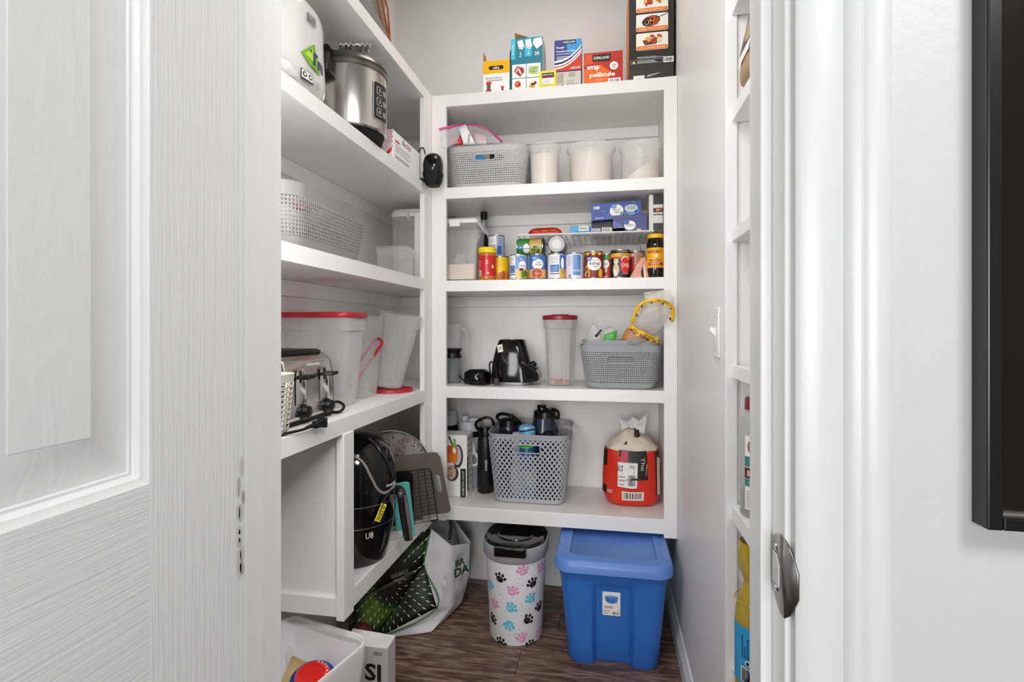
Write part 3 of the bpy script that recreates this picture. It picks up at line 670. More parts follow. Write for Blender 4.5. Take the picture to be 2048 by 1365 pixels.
t = thing('storage_box', 'black box standing at the far end inside the left woven basket', 'box', (-.9, 1.46, Z3+.008))
MB().box(-.08, .08, -.07, .07, 0, .09).build('box', mat('#55504c', .6), t, smooth=0, bevel=.003)

CL = clear('#eceeec', .07, .28, .16); FROST = clear('#e4e2de', .2, .22, .35); FROST2 = clear('#ececec', .12, .3, .22)
def keeper(name, label, X, Yc, z, w, d, h, lidm=None, fill=None, rz=0, m=None, r=.02, taper=.93):
    t = thing(name, label, 'container', (X, Yc, z), (0, 0, rz))
    m = m or CL
    MB().loft([[Vector((x*f, y*f, zz)) for x, y in rrect(w, d, r, 4)] for f, zz in ((taper*.9, .001), (taper, .008), (1, h-.012), (1.02, h-.01), (1.02, h))], cap1=False).build('body', m, t, smooth=40, solid=.0016, off=-1)
    if fill:
        fh, fm = fill
        MB().loft([[Vector((x*f, y*f, zz+(noise.noise(Vector((x*40, y*40, 3)))*.006 if zz > .02 else 0))) for x, y in rrect(w*.95, d*.95, r, 4)] for f, zz in ((taper*.93, .01), (taper+(1-taper)*fh/h, fh))]).build('contents', fm, t)
    if lidm:
        MB().loft([[Vector((x*f, y*f, zz)) for x, y in rrect(w, d, r, 4)] for f, zz in ((1.035, h-.014), (1.04, h-.012), (1.04, h+.002), (1.0, h+.008), (.9, h+.008), (.88, h+.005))]).build('lid', lidm, t, smooth=40)
        for s in (-1, 1): MB().box(-.018, .018, -.003, .003, -.022, .004).build('latch', lidm, t, bevel=.0015, loc=(0, s*(d/2*1.04+.003), h))
    return t
xa, xb = ux(752, 1.93), ux(812, 1.93)
keeper('clear_box', 'small clear lidded box beside the left woven basket', (xa+xb)/2, 1.98, Z3, xb-xa, .12, .108, CL)
t = keeper('cereal_keeper', 'tall clear keeper with a white pour lid behind the corner post', -.866, 2.28, Z3, .15, .20, .295, None)
MB().loft([[Vector((x*f, y*f, zz)) for x, y in rrect(.15, .2, .03, 4)] for f, zz in ((1.05, .285), (1.06, .29), (1.06, .305), (.96, .318), (.9, .318))]).build('lid', WHITEP, t, smooth=40)
MB().box(-.05, .03, -.075, .0, 0, .004).box(-.05, -.046, -.075, 0, -.03, 0).build('pour_flap', WHITEP, t, bevel=.002, loc=(.06, -.05, .30))
MB().box(.04, .078, -.112, -.108, .0, .30).build('side_handle', WHITEP, t, bevel=.002)

# ------------------------------------------------------------------ left unit, shelf with the toaster
Z4 = ZL[3][0]+.0003
XT = -.792; ya, yb = 1.186, 1.437; tl = yb-ya
t = thing('toaster', 'stainless steel four slice toaster with two black levers', 'toaster', (XT-.125, (ya+yb)/2, Z4))
sil = [(-.125, .02), (-.118, .012), (.118, .012), (.125, .02), (.122, .12), (.112, .168), (.088, .186), (-.088, .186), (-.112, .168), (-.122, .12)]
def tprof(s=1): return [(x*s, z) for x, z in sil]
body = MB().loft([[Vector((x*s, yv, .012+(z-.012)*q)) for x, z in sil] for yv, s, q in ((-tl/2+.012, .985, .985), (-tl/2+.02, 1, 1), (tl/2-.02, 1, 1), (tl/2-.012, .985, .985))]).build('shell', STEEL, t, smooth=30, bevel=.003)
for s in (-1, 1): MB().loft([[Vector((x*k, s*(tl/2-dy), .01+(z-.01)*k)) for x, z in sil] for k, dy in ((.985, .014), (.985, .006), (.95, 0))]).build('end_cap', mat('#8f8b87', .3, .9, var=.03), t, smooth=30)
MB().box(-.118, .118, -tl/2+.01, tl/2-.01, 0, .016).build('base', BLACKM, t, bevel=.004)
MB().loft([[Vector((x, yv, z)) for x, yv in rrect(.19-i, .215-i, .02, 4)] for i, z in ((0, .184), (0, .191), (.012, .196))]).build('top_plate', mat('#2a2826', .3, .7), t)
for k in range(4): MB().box(-.075+k*.05-.012, -.075+k*.05+.012, -.085, .085, .1955, .1965).build('slot', mat('#050505', .8), t, smooth=0)
fx = plane((.1255, 0, 0), (0, 1, 0), (0, 0, 1))
for yv in (-.055, .062):
    rec = [fx(x, z, .0008) for x, z in ((yv-.024, .055), (yv+.024, .055), (yv+.022, .13), (yv+.012, .15), (yv-.012, .15), (yv-.022, .13))]
    rec = [Vector((p.x-max(0, p.z-.1)*.055, p.y, p.z)) for p in rec]
    rin = [Vector((p.x+.0015, p.y*.9+yv*.1, .1+(p.z-.1)*.88)) for p in rec]
    MB().loft([rec, rin], cap0=False).build('lever_track', mat('#dcd8d2', .12, 1., var=0), t, smooth=60)
    MB().box(-.003, .0012, -.003, .003, .112, .144).build('lever_slot', mat('#050505', .8), t, smooth=0, loc=(.127, yv-.004, 0))
    lv = MB().loft([[Vector((x, yy*s, z)) for yy, z in ((-.020, -.006), (.020, -.004), (.018, .006), (-.018, .005))] for x, s in ((0, .35), (.008, .4), (.013, 1), (.032, .95))]).build('lever', BLACK, t, bevel=.0015, loc=(.126, yv, .128))
    kb = lathe_part('knob', [(.021, 0), (.021, .004), (.017, .006), (.016, .018), (.013, .02), (.0001, .02)], BLACK, t, 24, xf=T(.124, yv+.012, .034) @ R(90, 'Y'))
    for dy, dz in ((-.016, .03), (.036, .03)): lathe_part('button', [(.006, 0), (.006, .005), (.0001, .006)], BLACK, t, 12, xf=T(.124, yv+dy*1., dz) @ R(90, 'Y'))
Pr().text(0, 0, 'Farberware', .009, '#f1efec', 1, w=.062, bold=0).build('brand_print', t, plane((.1195, .012, .158), (0, 1, 0), (-.2, 0, .98)))
MB().tube([(.105, tl/2-.005, .03), (.12, tl/2+.02, .035), (.135, tl/2+.03, .02), (.13, tl/2+.01, .006), (.1, tl/2+.012, .005)], .0042, 8).build('cord', BLACKM, t)

woven_basket('wicker_basket', 'beige wavy slotted plastic basket cut off by the left door jamb', (-.856, 1.042, Z4), .235, .25, .147, mat('#c6c1b6', .5), taper=.9, r=.03, cell=.03, cellz=.0115, strand=.22, band=.02, base=.016, wave=.0014)
t = thing('power_plug', 'black two prong plug on a cord lying at the shelf edge', 'plug', (-.727, 1.232, Z4+.0115))
MB().box(-.009, .009, -.02, .022, -.009, .009).build('body', BLACKM, t, bevel=.004, seg=3)
MB().box(-.013, .013, .016, .022, -.013, .013).build('collar', BLACKM, t, bevel=.002)
for s in (-1, 1): MB().box(-.0008, .0008, .021, .043, -.0028, .0028).build('prong', CHROME, t, smooth=0, loc=(0, 0, s*.0062))
MB().tube([(0, -.018, 0), (0, -.045, 0), (-.004, -.07, -.003), (-.03, -.12, -.006)], [.0065, .005, .0036, .0036], 8).build('cord', BLACKM, t)

RED = mat('#b0182c', .4)
def tall_keeper(name, label, X0, X1, Y0, Y1, z, h, lid, flare=.03, tilt=(0, 0, 0)):
    w, d = X1-X0, Y1-Y0
    t = thing(name, label, 'container', ((X0+X1)/2, (Y0+Y1)/2, z), tilt)
    rg = [[Vector((x*(1+k*flare/w*2), y*(1+k*flare/d), zz)) for x, y in rrect(w, d, .025, 4)] for k, zz in ((-.06, .001), (0, .008), (.8, h-.055), (.98, h-.05), (1.06, h))]
    MB().loft(rg, cap1=False).build('body', FROST, t, smooth=40, solid=.002, off=-1)
    if lid:
        k = 1.1; MB().loft([[Vector((x*(1+k*flare/w*2)*f, y*(1+k*flare/d)*f, zz)) for x, y in rrect(w, d, .03, 4)] for f, zz in ((1.03, h-.008), (1.04, h-.006), (1.04, h+.006), (1.02, h+.009), (.97, h+.009), (.96, h+.004))]).build('lid', RED, t, smooth=40)
    return t
tall_keeper('lidded_keeper', 'large frosted plastic keeper with a red lid standing behind the toaster', -1.02, -.838, 1.55, 1.675, Z4, .298, True)
tall_keeper('open_keeper', 'frosted plastic keeper without lid right behind the red lidded one', -1.03, -.868, 1.77, 1.90, Z4, .30, False, .02)
t = thing('loose_lid', 'red lid ring leaning inside the open frosted keeper', 'lid', (-.895, 1.835, Z4+.13), (math.radians(8), math.radians(32), 0))
MB().tube([(x, y, 0) for x, y in rrect(.035, .2, .017, 6)], .006, 6, closed=True).build('ring', RED, t); t.rotation_euler = (math.radians(70), math.radians(28), math.radians(-8))
t = thing('flat_lid', 'round red lid lying flat under the leaning tumbler', 'lid', (-.862, 2.005, Z4))
lathe_part('lid', [(.0001, .006), (.07, .006), (.078, .004), (.08, .012), (.085, .012), (.087, .001), (.08, 0), (.0001, .0)], RED, t, 40)
t = thing('leaning_tumbler', 'empty frosted plastic tumbler leaning to the right on a red lid', 'container', (-.874, 2.0, Z4+.0215), (math.radians(3), math.radians(10.5), .2))
lathe_part('body', [(.0001, .001), (.05, .001), (.054, .005), (.058, .06), (.0775, .245), (.081, .247), (.0845, .292), (.0865, .293), (.0865, .297)], FROST2, t, 12, solid=.0018, smooth=20)
for k in range(2):
    a = -PI/2+.35+k*.5; MB().tube([(.0545*math.cos(a), .0545*math.sin(a), .02), (.0765*math.cos(a), .0765*math.sin(a), .235)], .0012, 5).build('rib', FROST2, t)
# ------------------------------------------------------------------ back shelving, second shelf
Z = ZB[1][0]+.0018
Yf = 2.19; xa, xb = ux(886, Yf), ux(1056, Yf); hh = at(970, 291, Yf).z-Z
woven_basket('woven_basket', 'light grey woven basket holding a pink zip bag on the second back shelf', ((xa+xb)/2, Yf+.13, Z), xb-xa, .26, hh, LGREY, taper=.86, r=.065, cell=.0088, band=.024, base=.022, handle=(.086, hh-.048, .022))
bx, by = (xa+xb)/2, Yf+.13
t = thing('zip_bag', 'clear zip bag with a pink zipper sticking out of the woven basket', 'bag', (0, 0, 0))
zp = [at(878, 259, 2.132), at(895, 255, 2.14), at(912, 252, 2.19), at(935, 250, 2.25), at(962, 254, 2.28), at(985, 267, 2.29), at(1004, 284, 2.29)]
MB().tube(zp, .0048, 8).build('zipper', mat('#d8479a', .35), t)
lo = [at(884, 300, 2.132), at(897, 292, 2.14), at(912, 288, 2.195), at(935, 286, 2.25), at(962, 286, 2.28), at(985, 286, 2.29), at(1000, 288, 2.29)]
vs = []; fs = []
for i, (a, b_) in enumerate(zip(zp, lo)):
    for k in range(6):
        q = a.lerp(b_, k/5); q = q+noise.noise_vector(q*30)*.008*(k/5 > 0); vs.append(q)
for i in range(6):
    for k in range(5): fs.append((i*6+k, (i+1)*6+k, (i+1)*6+k+1, i*6+k+1))
MB().add(vs, fs).build('film', clear('#f2f0f0', .2, .5, .12, .4, 50), t, sub=1, solid=.0006)
def slip(name, label, cat, q0, q1, q2, q3, m, txt=None):
    t = thing(name, label, cat, q0); q0, q1, q2, q3 = [Vector(q)-Vector(q0) for q in (q0, q1, q2, q3)]
    MB().patch(q0, q1, q2, q3, 6, 6, f=lambda u, v: .006*math.sin(v*3)).build('sheet', m, t, solid=.0012, smooth=60)
    if txt:
        ex = (q1-q0); ey = (q3-q0)
        Pr().text(ex.length*.6, ey.length*.3, txt, .008, '#3c4468', 1, rot=1.2).build('print', t, (lambda f: lambda x, y, e: f(x, y, e+.009))(plane((0, 0, 0), ex, ey)))
    return t
slip('paper_slip', 'white folded paper slip standing up in the pink zip bag', 'paper', at(927, 289, 2.205), at(951, 289, 2.21), at(931, 249, 2.215), at(917, 254, 2.21), mat('#f3f1f0', .6), 'DAKOTA')
slip('red_packet', 'small red and white packet inside the pink zip bag', 'packet', at(894, 292, 2.19), at(926, 290, 2.21), at(922, 270, 2.215), at(900, 274, 2.195), mat('#b62a33', .4, var=.15, vs=40))
slip('pink_packet', 'pale pink packet at the right inside the zip bag', 'packet', at(950, 290, 2.265), at(975, 290, 2.28), at(972, 270, 2.285), at(948, 266, 2.27), mat('#ecd6d4', .4, var=.12, vs=40))
for nm, lab, m, du, rx in (('blue_tube', 'blue tube seen in the handle hole of the flour shelf basket', mat('#2f92cc', .3), 945, .035), ('black_tube', 'black tube seen in the handle hole of the flour shelf basket', BLACK, 985, .03)):
    q = at(du+10, 305, 2.235); t = thing(nm, lab, 'tube', (q.x, 2.222, hh-.043+Z))
    MB().lathe([(.0001, -rx), (.01, -rx), (.013, -rx+.004), (.013, rx-.012), (.008, rx-.01), (.008, rx), (.0001, rx)], 16, xf=R(90, 'Y')).build('tube', m, t)
t = thing('packet_pile', 'pile of packets inside the flour shelf basket, darkened to shade its holes', 'packets', (bx, by, Z+.006))
crumple([ell_ring(0, 0, z, .125*f, .085*f, 20, .7) for z, f in ((0, .9), (.04, 1), (.085, 1.02), (.105, .7))], 'pile', mat('#77767b', .5, var=.5, vs=22), t, .012, 14, kind='stuff')  # contents coloured dark so that the basket holes look shaded

FLOUR = mat('#e4ddd5', .9, var=.01); TUB = clear('#efeae6', .16, .35, .2)
def canister(label, uc, Yc, r, h, fill, slant=0, lip=1.0, m=TUB, bot=.84):
    t = thing('flour_canister', label, 'canister', (ux(uc, Yc), Yc, Z))
    lathe_part('body', [(.0001, .001), (r*bot*.96, .001), (r*bot, .006), (r*.95, h-.03), (r*.96, h-.026), (r*1.04, h-.018), (r*1.06, h-.004), (r*1.04, h)], m, t, 40, solid=.0018)
    n = 40; f = lambda z: bot*.96+(.95-bot)*z/h
    rg = [[Vector((r*f(z)*.985*k*math.cos(2*PI*i/n), r*f(z)*.985*k*math.sin(2*PI*i/n), max(.008, z+slant*math.cos(2*PI*i/n)*k*(z > .02)))) for i in range(n)] for z, k in ((.005, 1), (fill*.5, 1), (fill, 1), (fill+.003, .6), (fill+.004, .1))]
    MB().loft(rg).build('flour', FLOUR, t, smooth=50)
    return t
canister('narrow clear flour canister nearly full, beside the woven basket', 1089, 2.265, .0665, at(1089, 284, 2.2).z-Z, .143, bot=.86)
canister('wide clear flour canister, the middle of the three flour canisters', 1182, 2.30, .1, at(1182, 280, 2.2).z-Z, .137, bot=.86)
canister('clear canister with a slanted heap of flour, nearest the right stile', 1281, 2.29, .085, at(1285, 278, 2.2).z-Z, .062, slant=.048, bot=.9)
t = thing('clear_tub', 'upturned clear dome tub showing above the narrow flour canister', 'tub', (ux(1084, 2.465), 2.465, Z))
lathe_part('body', [(.058, 0), (.057, .02), (.057, .17), (.052, .2), (.046, .218), (.0001, .222)], clear('#d9d6d3', .3, .4, .2), t, 32, solid=.002)

# ------------------------------------------------------------------ back shelving, third shelf: cans and jars
Z = ZB[2][0]+.0018
xa, xb = ux(878, 2.2), ux(953, 2.2)
RICE = mat('#ddd0c2', .9, var=.08, vs=200, bump=.8, bs=260)
t = keeper('rice_keeper', 'clear pour keeper part filled with rice at the left of the can shelf', (xa+xb)/2, 2.285, Z, xb-xa, .16, at(925, 440, 2.2).z-Z, None, (.075, RICE), m=CL, r=.018, taper=.93)
hk = at(925, 440, 2.2).z-Z; wk = xb-xa
MB().loft([[Vector((x*f, y*f, zz)) for x, y in rrect(wk, .16, .02, 4)] for f, zz in ((1.03, hk-.012), (1.04, hk-.01), (1.04, hk+.002), (1.0, hk+.007), (.92, hk+.007), (.9, hk+.004))]).build('lid', WHITEP, t, smooth=40)
MB().box(-.024, .024, -.0035, .0, -.024, .006).build('latch', WHITEP, t, bevel=.002, loc=(-.012, -.0865, hk-.004))
MB().loft([[Vector((wk/2+dx, y, zz)) for y, zz in ((-.07, hk-.02+dz), (.04, hk-.02+dz), (.04, hk-.004+dz), (-.07, hk-.004+dz))] for dx, dz in ((.0, .004), (.018, -.018), (.026, -.036))]).build('spout', clear('#eeeeee', .35, .3), t, smooth=0, bevel=.002)
q = thing('scoop', 'clear plastic scoop standing in the rice keeper', 'scoop', ((xa+xb)/2-.005, 2.26, Z+.074), (math.radians(12), math.radians(10), 0))
lathe_part('scoop', [(.03, 0), (.028, .03), (.022, .052), (.0001, .057)], CL, q, 20, solid=.0014)

t = thing('sauce_bottle', 'dark glass bottle with a black cap behind the red jar', 'bottle', (ux(968, 2.40), 2.40, Z))
bh = at(968, 423, 2.39).z-Z
lathe_part('glass', [(.0001, 0), (.035, .001), (.037, .006), (.037, .17), (.033, .195), (.0165, .225), (.0145, .25), (.0145, bh-.03)], mat('#0d0b0a', .1, var=0, coat=.3), t, 28)
lathe_part('neck_band', [(.0148, .232), (.0152, .26), (.0152, bh-.045), (.0148, bh-.04)], mat('#8b9590', .25, .2), t, 24)
lathe_part('cap', [(.0148, bh-.036), (.0165, bh-.034), (.0165, bh-.002), (.014, bh), (.0001, bh)], BLACK, t, 24)

TIN = mat('#a6a4a1', .32, 1., var=.03)
def can(label, uc, Yc, z, r, h, base, deco, a0=0., name='food_can', group=None, rot=(0, 0, 0), X=None, top='#c4c2be'):
    t = thing(name, label, 'can', (ux(uc, Yc) if X is None else X, Yc, z), rot, group)
    b = lathe_part('tin', [(.0001, .003), (r*.3, .003), (r*.32, .0045), (r*.5, .0045), (r*.52, .003), (r*.66, .003), (r*.68, .0045), (r*.8, .0045), (r*.82, .002), (r*.9, .002), (r*.94, 0), (r*1.0, .001), (r*1.0, .0035), (r*.965, .005), (r*.965, h-.005), (r*1.0, h-.0035), (r*1.0, h-.0005), (r*.965, h), (r*.9, h-.004), (r*.62, h-.0035), (r*.6, h-.005), (r*.4, h-.005), (.0001, h-.005)], TIN, t, 36, smooth=30)
    lb = lathe_part('label', [(r*.968, .0055), (r*.985, .006), (r*.985, h-.006), (r*.968, h-.0055)], mat(base, .32, var=0), t, 36)
    if deco:
        p = Pr(); deco(p, r, h); p.it = [([(x_, min(max(y_, .0068), h-.0068)) for x_, y_ in pts], *rest) for pts, *rest in p.it]; p.build('label_print', lb, cyl(r*.985+.0002, a0), cut=r*.22)
    return t
def GVl(p, x, y, s=1): p.ell(x, y, .0135*s, .0095*s, '#2d5f9e', 4).ell(x, y, .0115*s, .0075*s, '#5f93cf', 5).text(x, y, 'GV', .0075*s, '#f4f7fb', 6)
def nutri(p, x0, x1, h, blue='#4a76b8'):
    p.rect(x0, .008, x1, h-.008, '#eeedf0', 2).lines(x0+.003, h*.62, x1-.003, h*.9, 6, '#4e4c52', 3, .22).rect(x0+.002, h*.28, x1-.002, h*.56, blue, 3).lines(x0+.004, h*.32, x1-.004, h*.52, 4, '#c7d6ec', 4, .2).rect(x0+.002, h*.2, x1-.002, h*.235, '#34343c', 3).lines(x0+.003, h*.08, x1-.003, h*.17, 2, '#8d8b90', 3, .2)
def d_green(p, r, h):
    nutri(p, -.055, -.008, h); p.rect(-.008, .008, .06, h-.008, '#7f9fca', 2).rect(-.008, .008, .06, h*.42, '#e3c27c', 3); GVl(p, .016, h*.8)
    p.ell(.024, h*.55, .017, .022, '#f2f1ee', 4).text(.022, h*.55, 'Green', .007, '#3b4a3a', 5).ell(.018, h*.4, .01, .007, '#7a3030', 5).ell(.03, h*.2, .02, .026, '#b9c24a', 4).ell(.034, h*.2, .016, .02, '#5f7a2c', 5)
    for k in range(6): p.ell(.032+random.uniform(-.012, .012), h*.2+random.uniform(-.015, .015), .008, .0022, random.choice(['#8fae4a', '#40591f']), 6, rot=random.uniform(-1, 1), n=8)
def d_chili(p, r, h):
    p.rect(-.06, .008, .06, h-.008, '#3f6fb4', 1).rect(-.06, .008, .06, h*.40, '#e0a050', 2); GVl(p, -.008, h*.82)
    p.ell(.006, h*.6, .024, .022, '#f2f1f0', 3).text(.01, h*.66, 'chili', .008, '#4a3f46', 4).text(.01, h*.58, 'Beans', .009, '#8a2e32', 4).ell(.002, h*.24, .024, .024, '#f3efe6', 4).ell(.002, h*.24, .022, .022, '#b8452c', 5)
    for k in range(26):
        a = random.uniform(0, 6.3); q = random.uniform(0, .018); p.ell(.002+q*math.cos(a), h*.24+q*math.sin(a), .0036, .0024, random.choice(['#d86a3a', '#8f2a1c', '#e8c08a', '#c24a2e']), 6, rot=a, n=8)
def d_back1(p, r, h):
    nutri(p, -.026, .016, h); p.rect(-.06, .008, -.026, h-.008, '#e6dfe2', 1).rect(.017, .008, .06, h-.008, '#3f6fb4', 2).rect(.017, .008, .06, h*.4, '#e0aa40', 3).ell(.03, h*.62, .008, .024, '#eef0f2', 4).ell(.034, h*.3, .008, .01, '#b88a2c', 4)
def d_back2(p, r, h):
    p.rect(-.06, .008, -.006, h-.008, '#dcd9ea', 1).lines(-.026, h*.5, -.008, h*.9, 7, '#8d88a6', 2, .25).rect(-.004, h*.34, .03, h-.01, '#4f7fbe', 2).lines(-.002, h*.38, .024, h*.92, 8, '#bdd2ec', 3, .25).rect(-.004, h*.15, .03, h*.3, '#5c88c4', 2).bars(-.024, h*.08, -.012, h*.18, '#5a5860', 3, 7)
def d_refried(p, r, h):
    p.rect(-.07, .008, .07, h-.008, '#7a1d1f', 1).rect(-.07, h*.88, .07, h-.007, '#f0c53c', 2)
    for k in range(-3, 4): p.ell(k*.0125, h*.885, .006, .005, '#7a1d1f' if k % 2 else '#f0c53c', 3, n=10)
    p.ell(.004, h*.53, .031, .027, '#f1efee', 3); GVl(p, -.017, h*.72, .9)
    p.text(.007, h*.66, 'TRADITIONAL', .004, '#7d4a44', 4, w=.03).text(.005, h*.55, 'Refried', .013, '#3a2c30', 4, w=.042).text(.010, h*.44, 'BEANS', .006, '#8a4a42', 4, w=.02)
    p.ell(-.03, h*.2, .016, .034, '#e8a52c', 2).ell(-.033, h*.2, .012, .028, '#8f4a1c', 3).ell(.032, h*.2, .011, .02, '#e2b52a', 3)
    for k in range(5): p.ell(-.032+random.uniform(-.006, .006), h*.2+random.uniform(-.014, .014), .003, .004, '#e9d9b0', 5, n=7)
def d_tomato(p, r, h):
    p.rect(-.06, .008, .06, h-.008, '#b5281f', 1).ell(-.01, h*.86, .022, .016, '#2f8a3a', 2).rect(-.06, h*.86, .06, h-.007, '#2f8a3a', 2).ell(-.006, h*.6, .016, .018, '#f0eeea', 3).text(-.008, h*.6, 'sauce', .005, '#50484a', 4).text(-.012, h*.12, 'TOMATO', .007, '#f4e6dc', 3, w=.03).ell(-.004, h*.36, .005, .009, '#d9c2ac', 3)
def d_cat(p, r, h):
    p.rect(-.075, .008, .075, h-.008, '#171413', 1).rect(-.075, h*.74, .075, h*.87, '#e2a52e', 2).rect(-.075, h*.68, .075, h*.74, '#b03020', 2).text(.014, h*.935, 'TENDER BITES', .005, '#e8e2d8', 3, w=.03).text(.016, h*.81, 'SALMON & TUNA', .005, '#3a2c14', 3, w=.036)
    p.ell(-.02, h*.3, .014, .026, '#cdbfa4', 3).ell(-.019, h*.58, .0105, .011, '#e0d6c2', 4).poly([(-.029, h*.62), (-.026, h*.72), (-.021, h*.66)], '#cdbfa4', 3).poly([(-.016, h*.66), (-.011, h*.71), (-.01, h*.62)], '#cdbfa4', 3).ell(-.022, h*.6, .0018, .0014, '#3a3a2a', 5, n=8).ell(-.015, h*.6, .0018, .0014, '#3a3a2a', 5, n=8).ell(-.022, h*.2, .006, .016, '#efe9dc', 4)
    p.ell(.019, h*.63, .018, .015, '#e9e6e2', 3).ell(.019, h*.44, .021, .034, '#cf2f2b', 4).text(.019, h*.45, 'ONE', .016, '#f6ece6', 5, w=.03, bold=0).text(-.02, h*.08, 'CAT FOOD', .006, '#efe8de', 5, w=.02).text(.018, h*.16, 'TRUE NUTRITION', .004, '#efe8de', 5, w=.026)
def d_tan(p, r, h):
    p.rect(-.06, .008, -.008, h-.008, '#b52a2c', 1).rect(-.006, .01, .05, h-.01, '#b98d72', 1).lines(-.002, h*.3, .03, h*.92, 9, '#8a5c46', 2, .3).rect(-.03, h*.8, -.01, h*.9, '#e8d4cc', 2).ell(.004, h*.1, .02, .016, '#e2b06a', 3)
def d_yellow(p, r, h):
    p.rect(-.06, .008, .06, h-.008, '#eec21a', 1).rect(-.06, .008, .06, h*.42, '#d9912a', 2).ell(-.012, h*.3, .014, .018, '#f0b32c', 3).ell(.012, h*.24, .018, .024, '#b8541a', 3).ell(.0, h*.46, .02, .012, '#f2cf30', 4).bars(-.03, .01, -.012, h*.16, '#333333', 5, 6, '#efe9e0')
def d_blue(p, r, h):
    nutri(p, -.04, .006, h, '#a9a8b4'); p.rect(.008, .008, .06, h-.008, '#a7b2cc', 2).rect(.011, .012, .03, h*.5, '#2f62b0', 3).lines(.012, h*.55, .028, h*.9, 4, '#5f6f92', 3, .3)
def d_peas(p, r, h):       # lying on its side: text runs along the can
    p.rect(-.06, .008, .06, h-.008, '#2c8a2f', 1).rect(-.06, h*.5, .06, h-.007, '#c9a25a', 2); p.ell(.0, h*.18, .012, .011, '#2d5f9e', 4).text(0, h*.18, 'GV', .008, '#f4f7fb', 5, rot=PI/2)
    p.ell(.006, h*.38, .022, .014, '#f1f1ee', 3).text(.004, h*.39, 'Green Beans', .006, '#33402f', 4, rot=PI/2, w=None).ell(.012, h*.72, .022, .022, '#eee8d8', 4).ell(.012, h*.72, .02, .02, '#58702c', 5)
    for k in range(12): p.ell(.012+random.uniform(-.012, .012), h*.72+random.uniform(-.012, .012), .006, .0025, random.choice(['#8fae4a', '#b6c25a', '#3f531f', '#caa85a']), 6, rot=random.uniform(0, 3), n=8)
G = 'cans in the front row on the third back shelf'
YC = 2.238; HC = .1115
can('can with a green bean picture and white side panel, first of the front row', 1037.5, YC, Z, .0385, HC, '#e9e8ea', d_green, group=G)
can('blue can with a bowl of chili beans, second in the front row', 1075, YC, Z, .0365, HC, '#3f6fb4', d_chili, group=G)
can('can showing its white nutrition panel and a strip of yellow corn', 1113, YC, Z, .0375, HC, '#e6e3e6', d_back1, group=G)
can('can with a pale lilac side and blue text panel, left of the refried beans', 1149, YC, Z, .0375, HC, '#dfe2ec', d_back2, group=G)
can('dark red refried beans can with a scalloped yellow top band', 1187.5, YC, Z, .0405, .116, '#7a1d1f', d_refried, group=G)
can('red sauce can with a green top, squeezed between refried beans and cat food', 1214, 2.285, Z, .033, .110, '#b5281f', d_tomato, group=G)
can('black cat food can with a white cat and a red oval', 1241, YC-.002, Z, .0415, .119, '#171413', d_cat, group=G)
can('can with a red and tan label, right of the cat food', 1272, 2.285, Z, .037, .119, '#b98d72', d_tan, group=G)
can('yellow peach can behind the peanut butter jar', 1001, 2.30, Z, .0375, .114, '#eec21a', d_yellow)
can('blue and white can stacked on the yellow peach can', 993, 2.335, Z+.1142, .038, .100, '#b8bfd0', d_blue)
zc = Z+.1118+.0372
can('green labelled can lying on its side on top of the front row cans', 0, 2.262, zc, .0352, .116, '#2c8a2f', d_peas, a0=.2, X=ux(1032, 2.225), rot=(0, PI/2, 0))
can('can lying with its silver end facing out, under the wire rack', 0, 2.205, zc, .0365, .11, '#3f6fb4', None, X=ux(1113, 2.205), rot=(-PI/2, 0, 0))
can('blue can lying behind the green can under the wire rack', 0, 2.39, zc, .0365, .11, '#2f66a8', None, X=ux(1086, 2.38), rot=(-PI/2, 0, 0))
for u, lab in ((1088, 'unlabelled tin standing behind the chili bean can'), (1113, 'tin standing behind the can with corn')):
    can(lab, u, 2.335, Z, .0375, .1115, '#8fa6c8', None)

ce = [o for o in bpy.data.objects if o.get('label', '').startswith('can lying with its silver')][0]
p = Pr()
for i_, (rr_, c_) in enumerate(((.034, '#8b8986'), (.0315, '#cfcdca'), (.028, '#7f7d7a'), (.026, '#c9c7c4'), (.022, '#8b8986'), (.0205, '#d5d3d0'))): p.ell(0, 0, rr_, rr_, c_, i_+1, n=28)
p.build('end_print', ce, lambda x, y, e: Vector((x, y, -.001-e)))  # light and dark rings painted in place of reflections on the tin end
t = thing('peanut_butter_jar', 'peanut butter jar with a red label and a yellow lid', 'jar', (ux(974.5, 2.235), 2.235, Z))
r = .0385; hj = at(974, 494, 2.2).z-Z
jb = lathe_part('jar', [(.0001, 0), (r*.9, 0), (r*.97, .004), (r, .012), (r*.975, .02), (r*.975, hj-.036), (r, hj-.03), (r*.9, hj-.02)], mat('#b9722a', .2, var=.03), t, 36)
lb = lathe_part('label', [(r*.98, .021), (r*1.0, .0215), (r*1.0, hj-.037), (r*.98, hj-.0365)], mat('#c61f1c', .3, var=0), t, 36)
p = Pr().lines(-.036, .06, -.016, .09, 6, '#e9a09a', 2, .3).lines(-.036, .05, -.02, .056, 1, '#e9a09a', 2).lines(.002, .072, .016, .09, 3, '#f2e6e2', 2, .5).bars(-.036, .024, -.019, .042, '#2c2626', 3, 9, '#efe8e2').ell(.012, .032, .0035, .0055, '#f2e6e2', 2)
for k in range(18): p.ell(random.uniform(.004, .03), random.uniform(.035, .085), .0009, .0009, '#f0d8cc', 2, n=6)
p.ell(.034, .06, .004, .008, '#f4eeea', 2).build('label_print', lb, cyl(r+.0003, 0), cut=.008)
lathe_part('lid', [(r*.9, hj-.024), (r*1.0, hj-.023), (r*1.01, hj-.004), (r*.95, hj), (.0001, hj)], mat('#f2cf14', .35), t, 40)

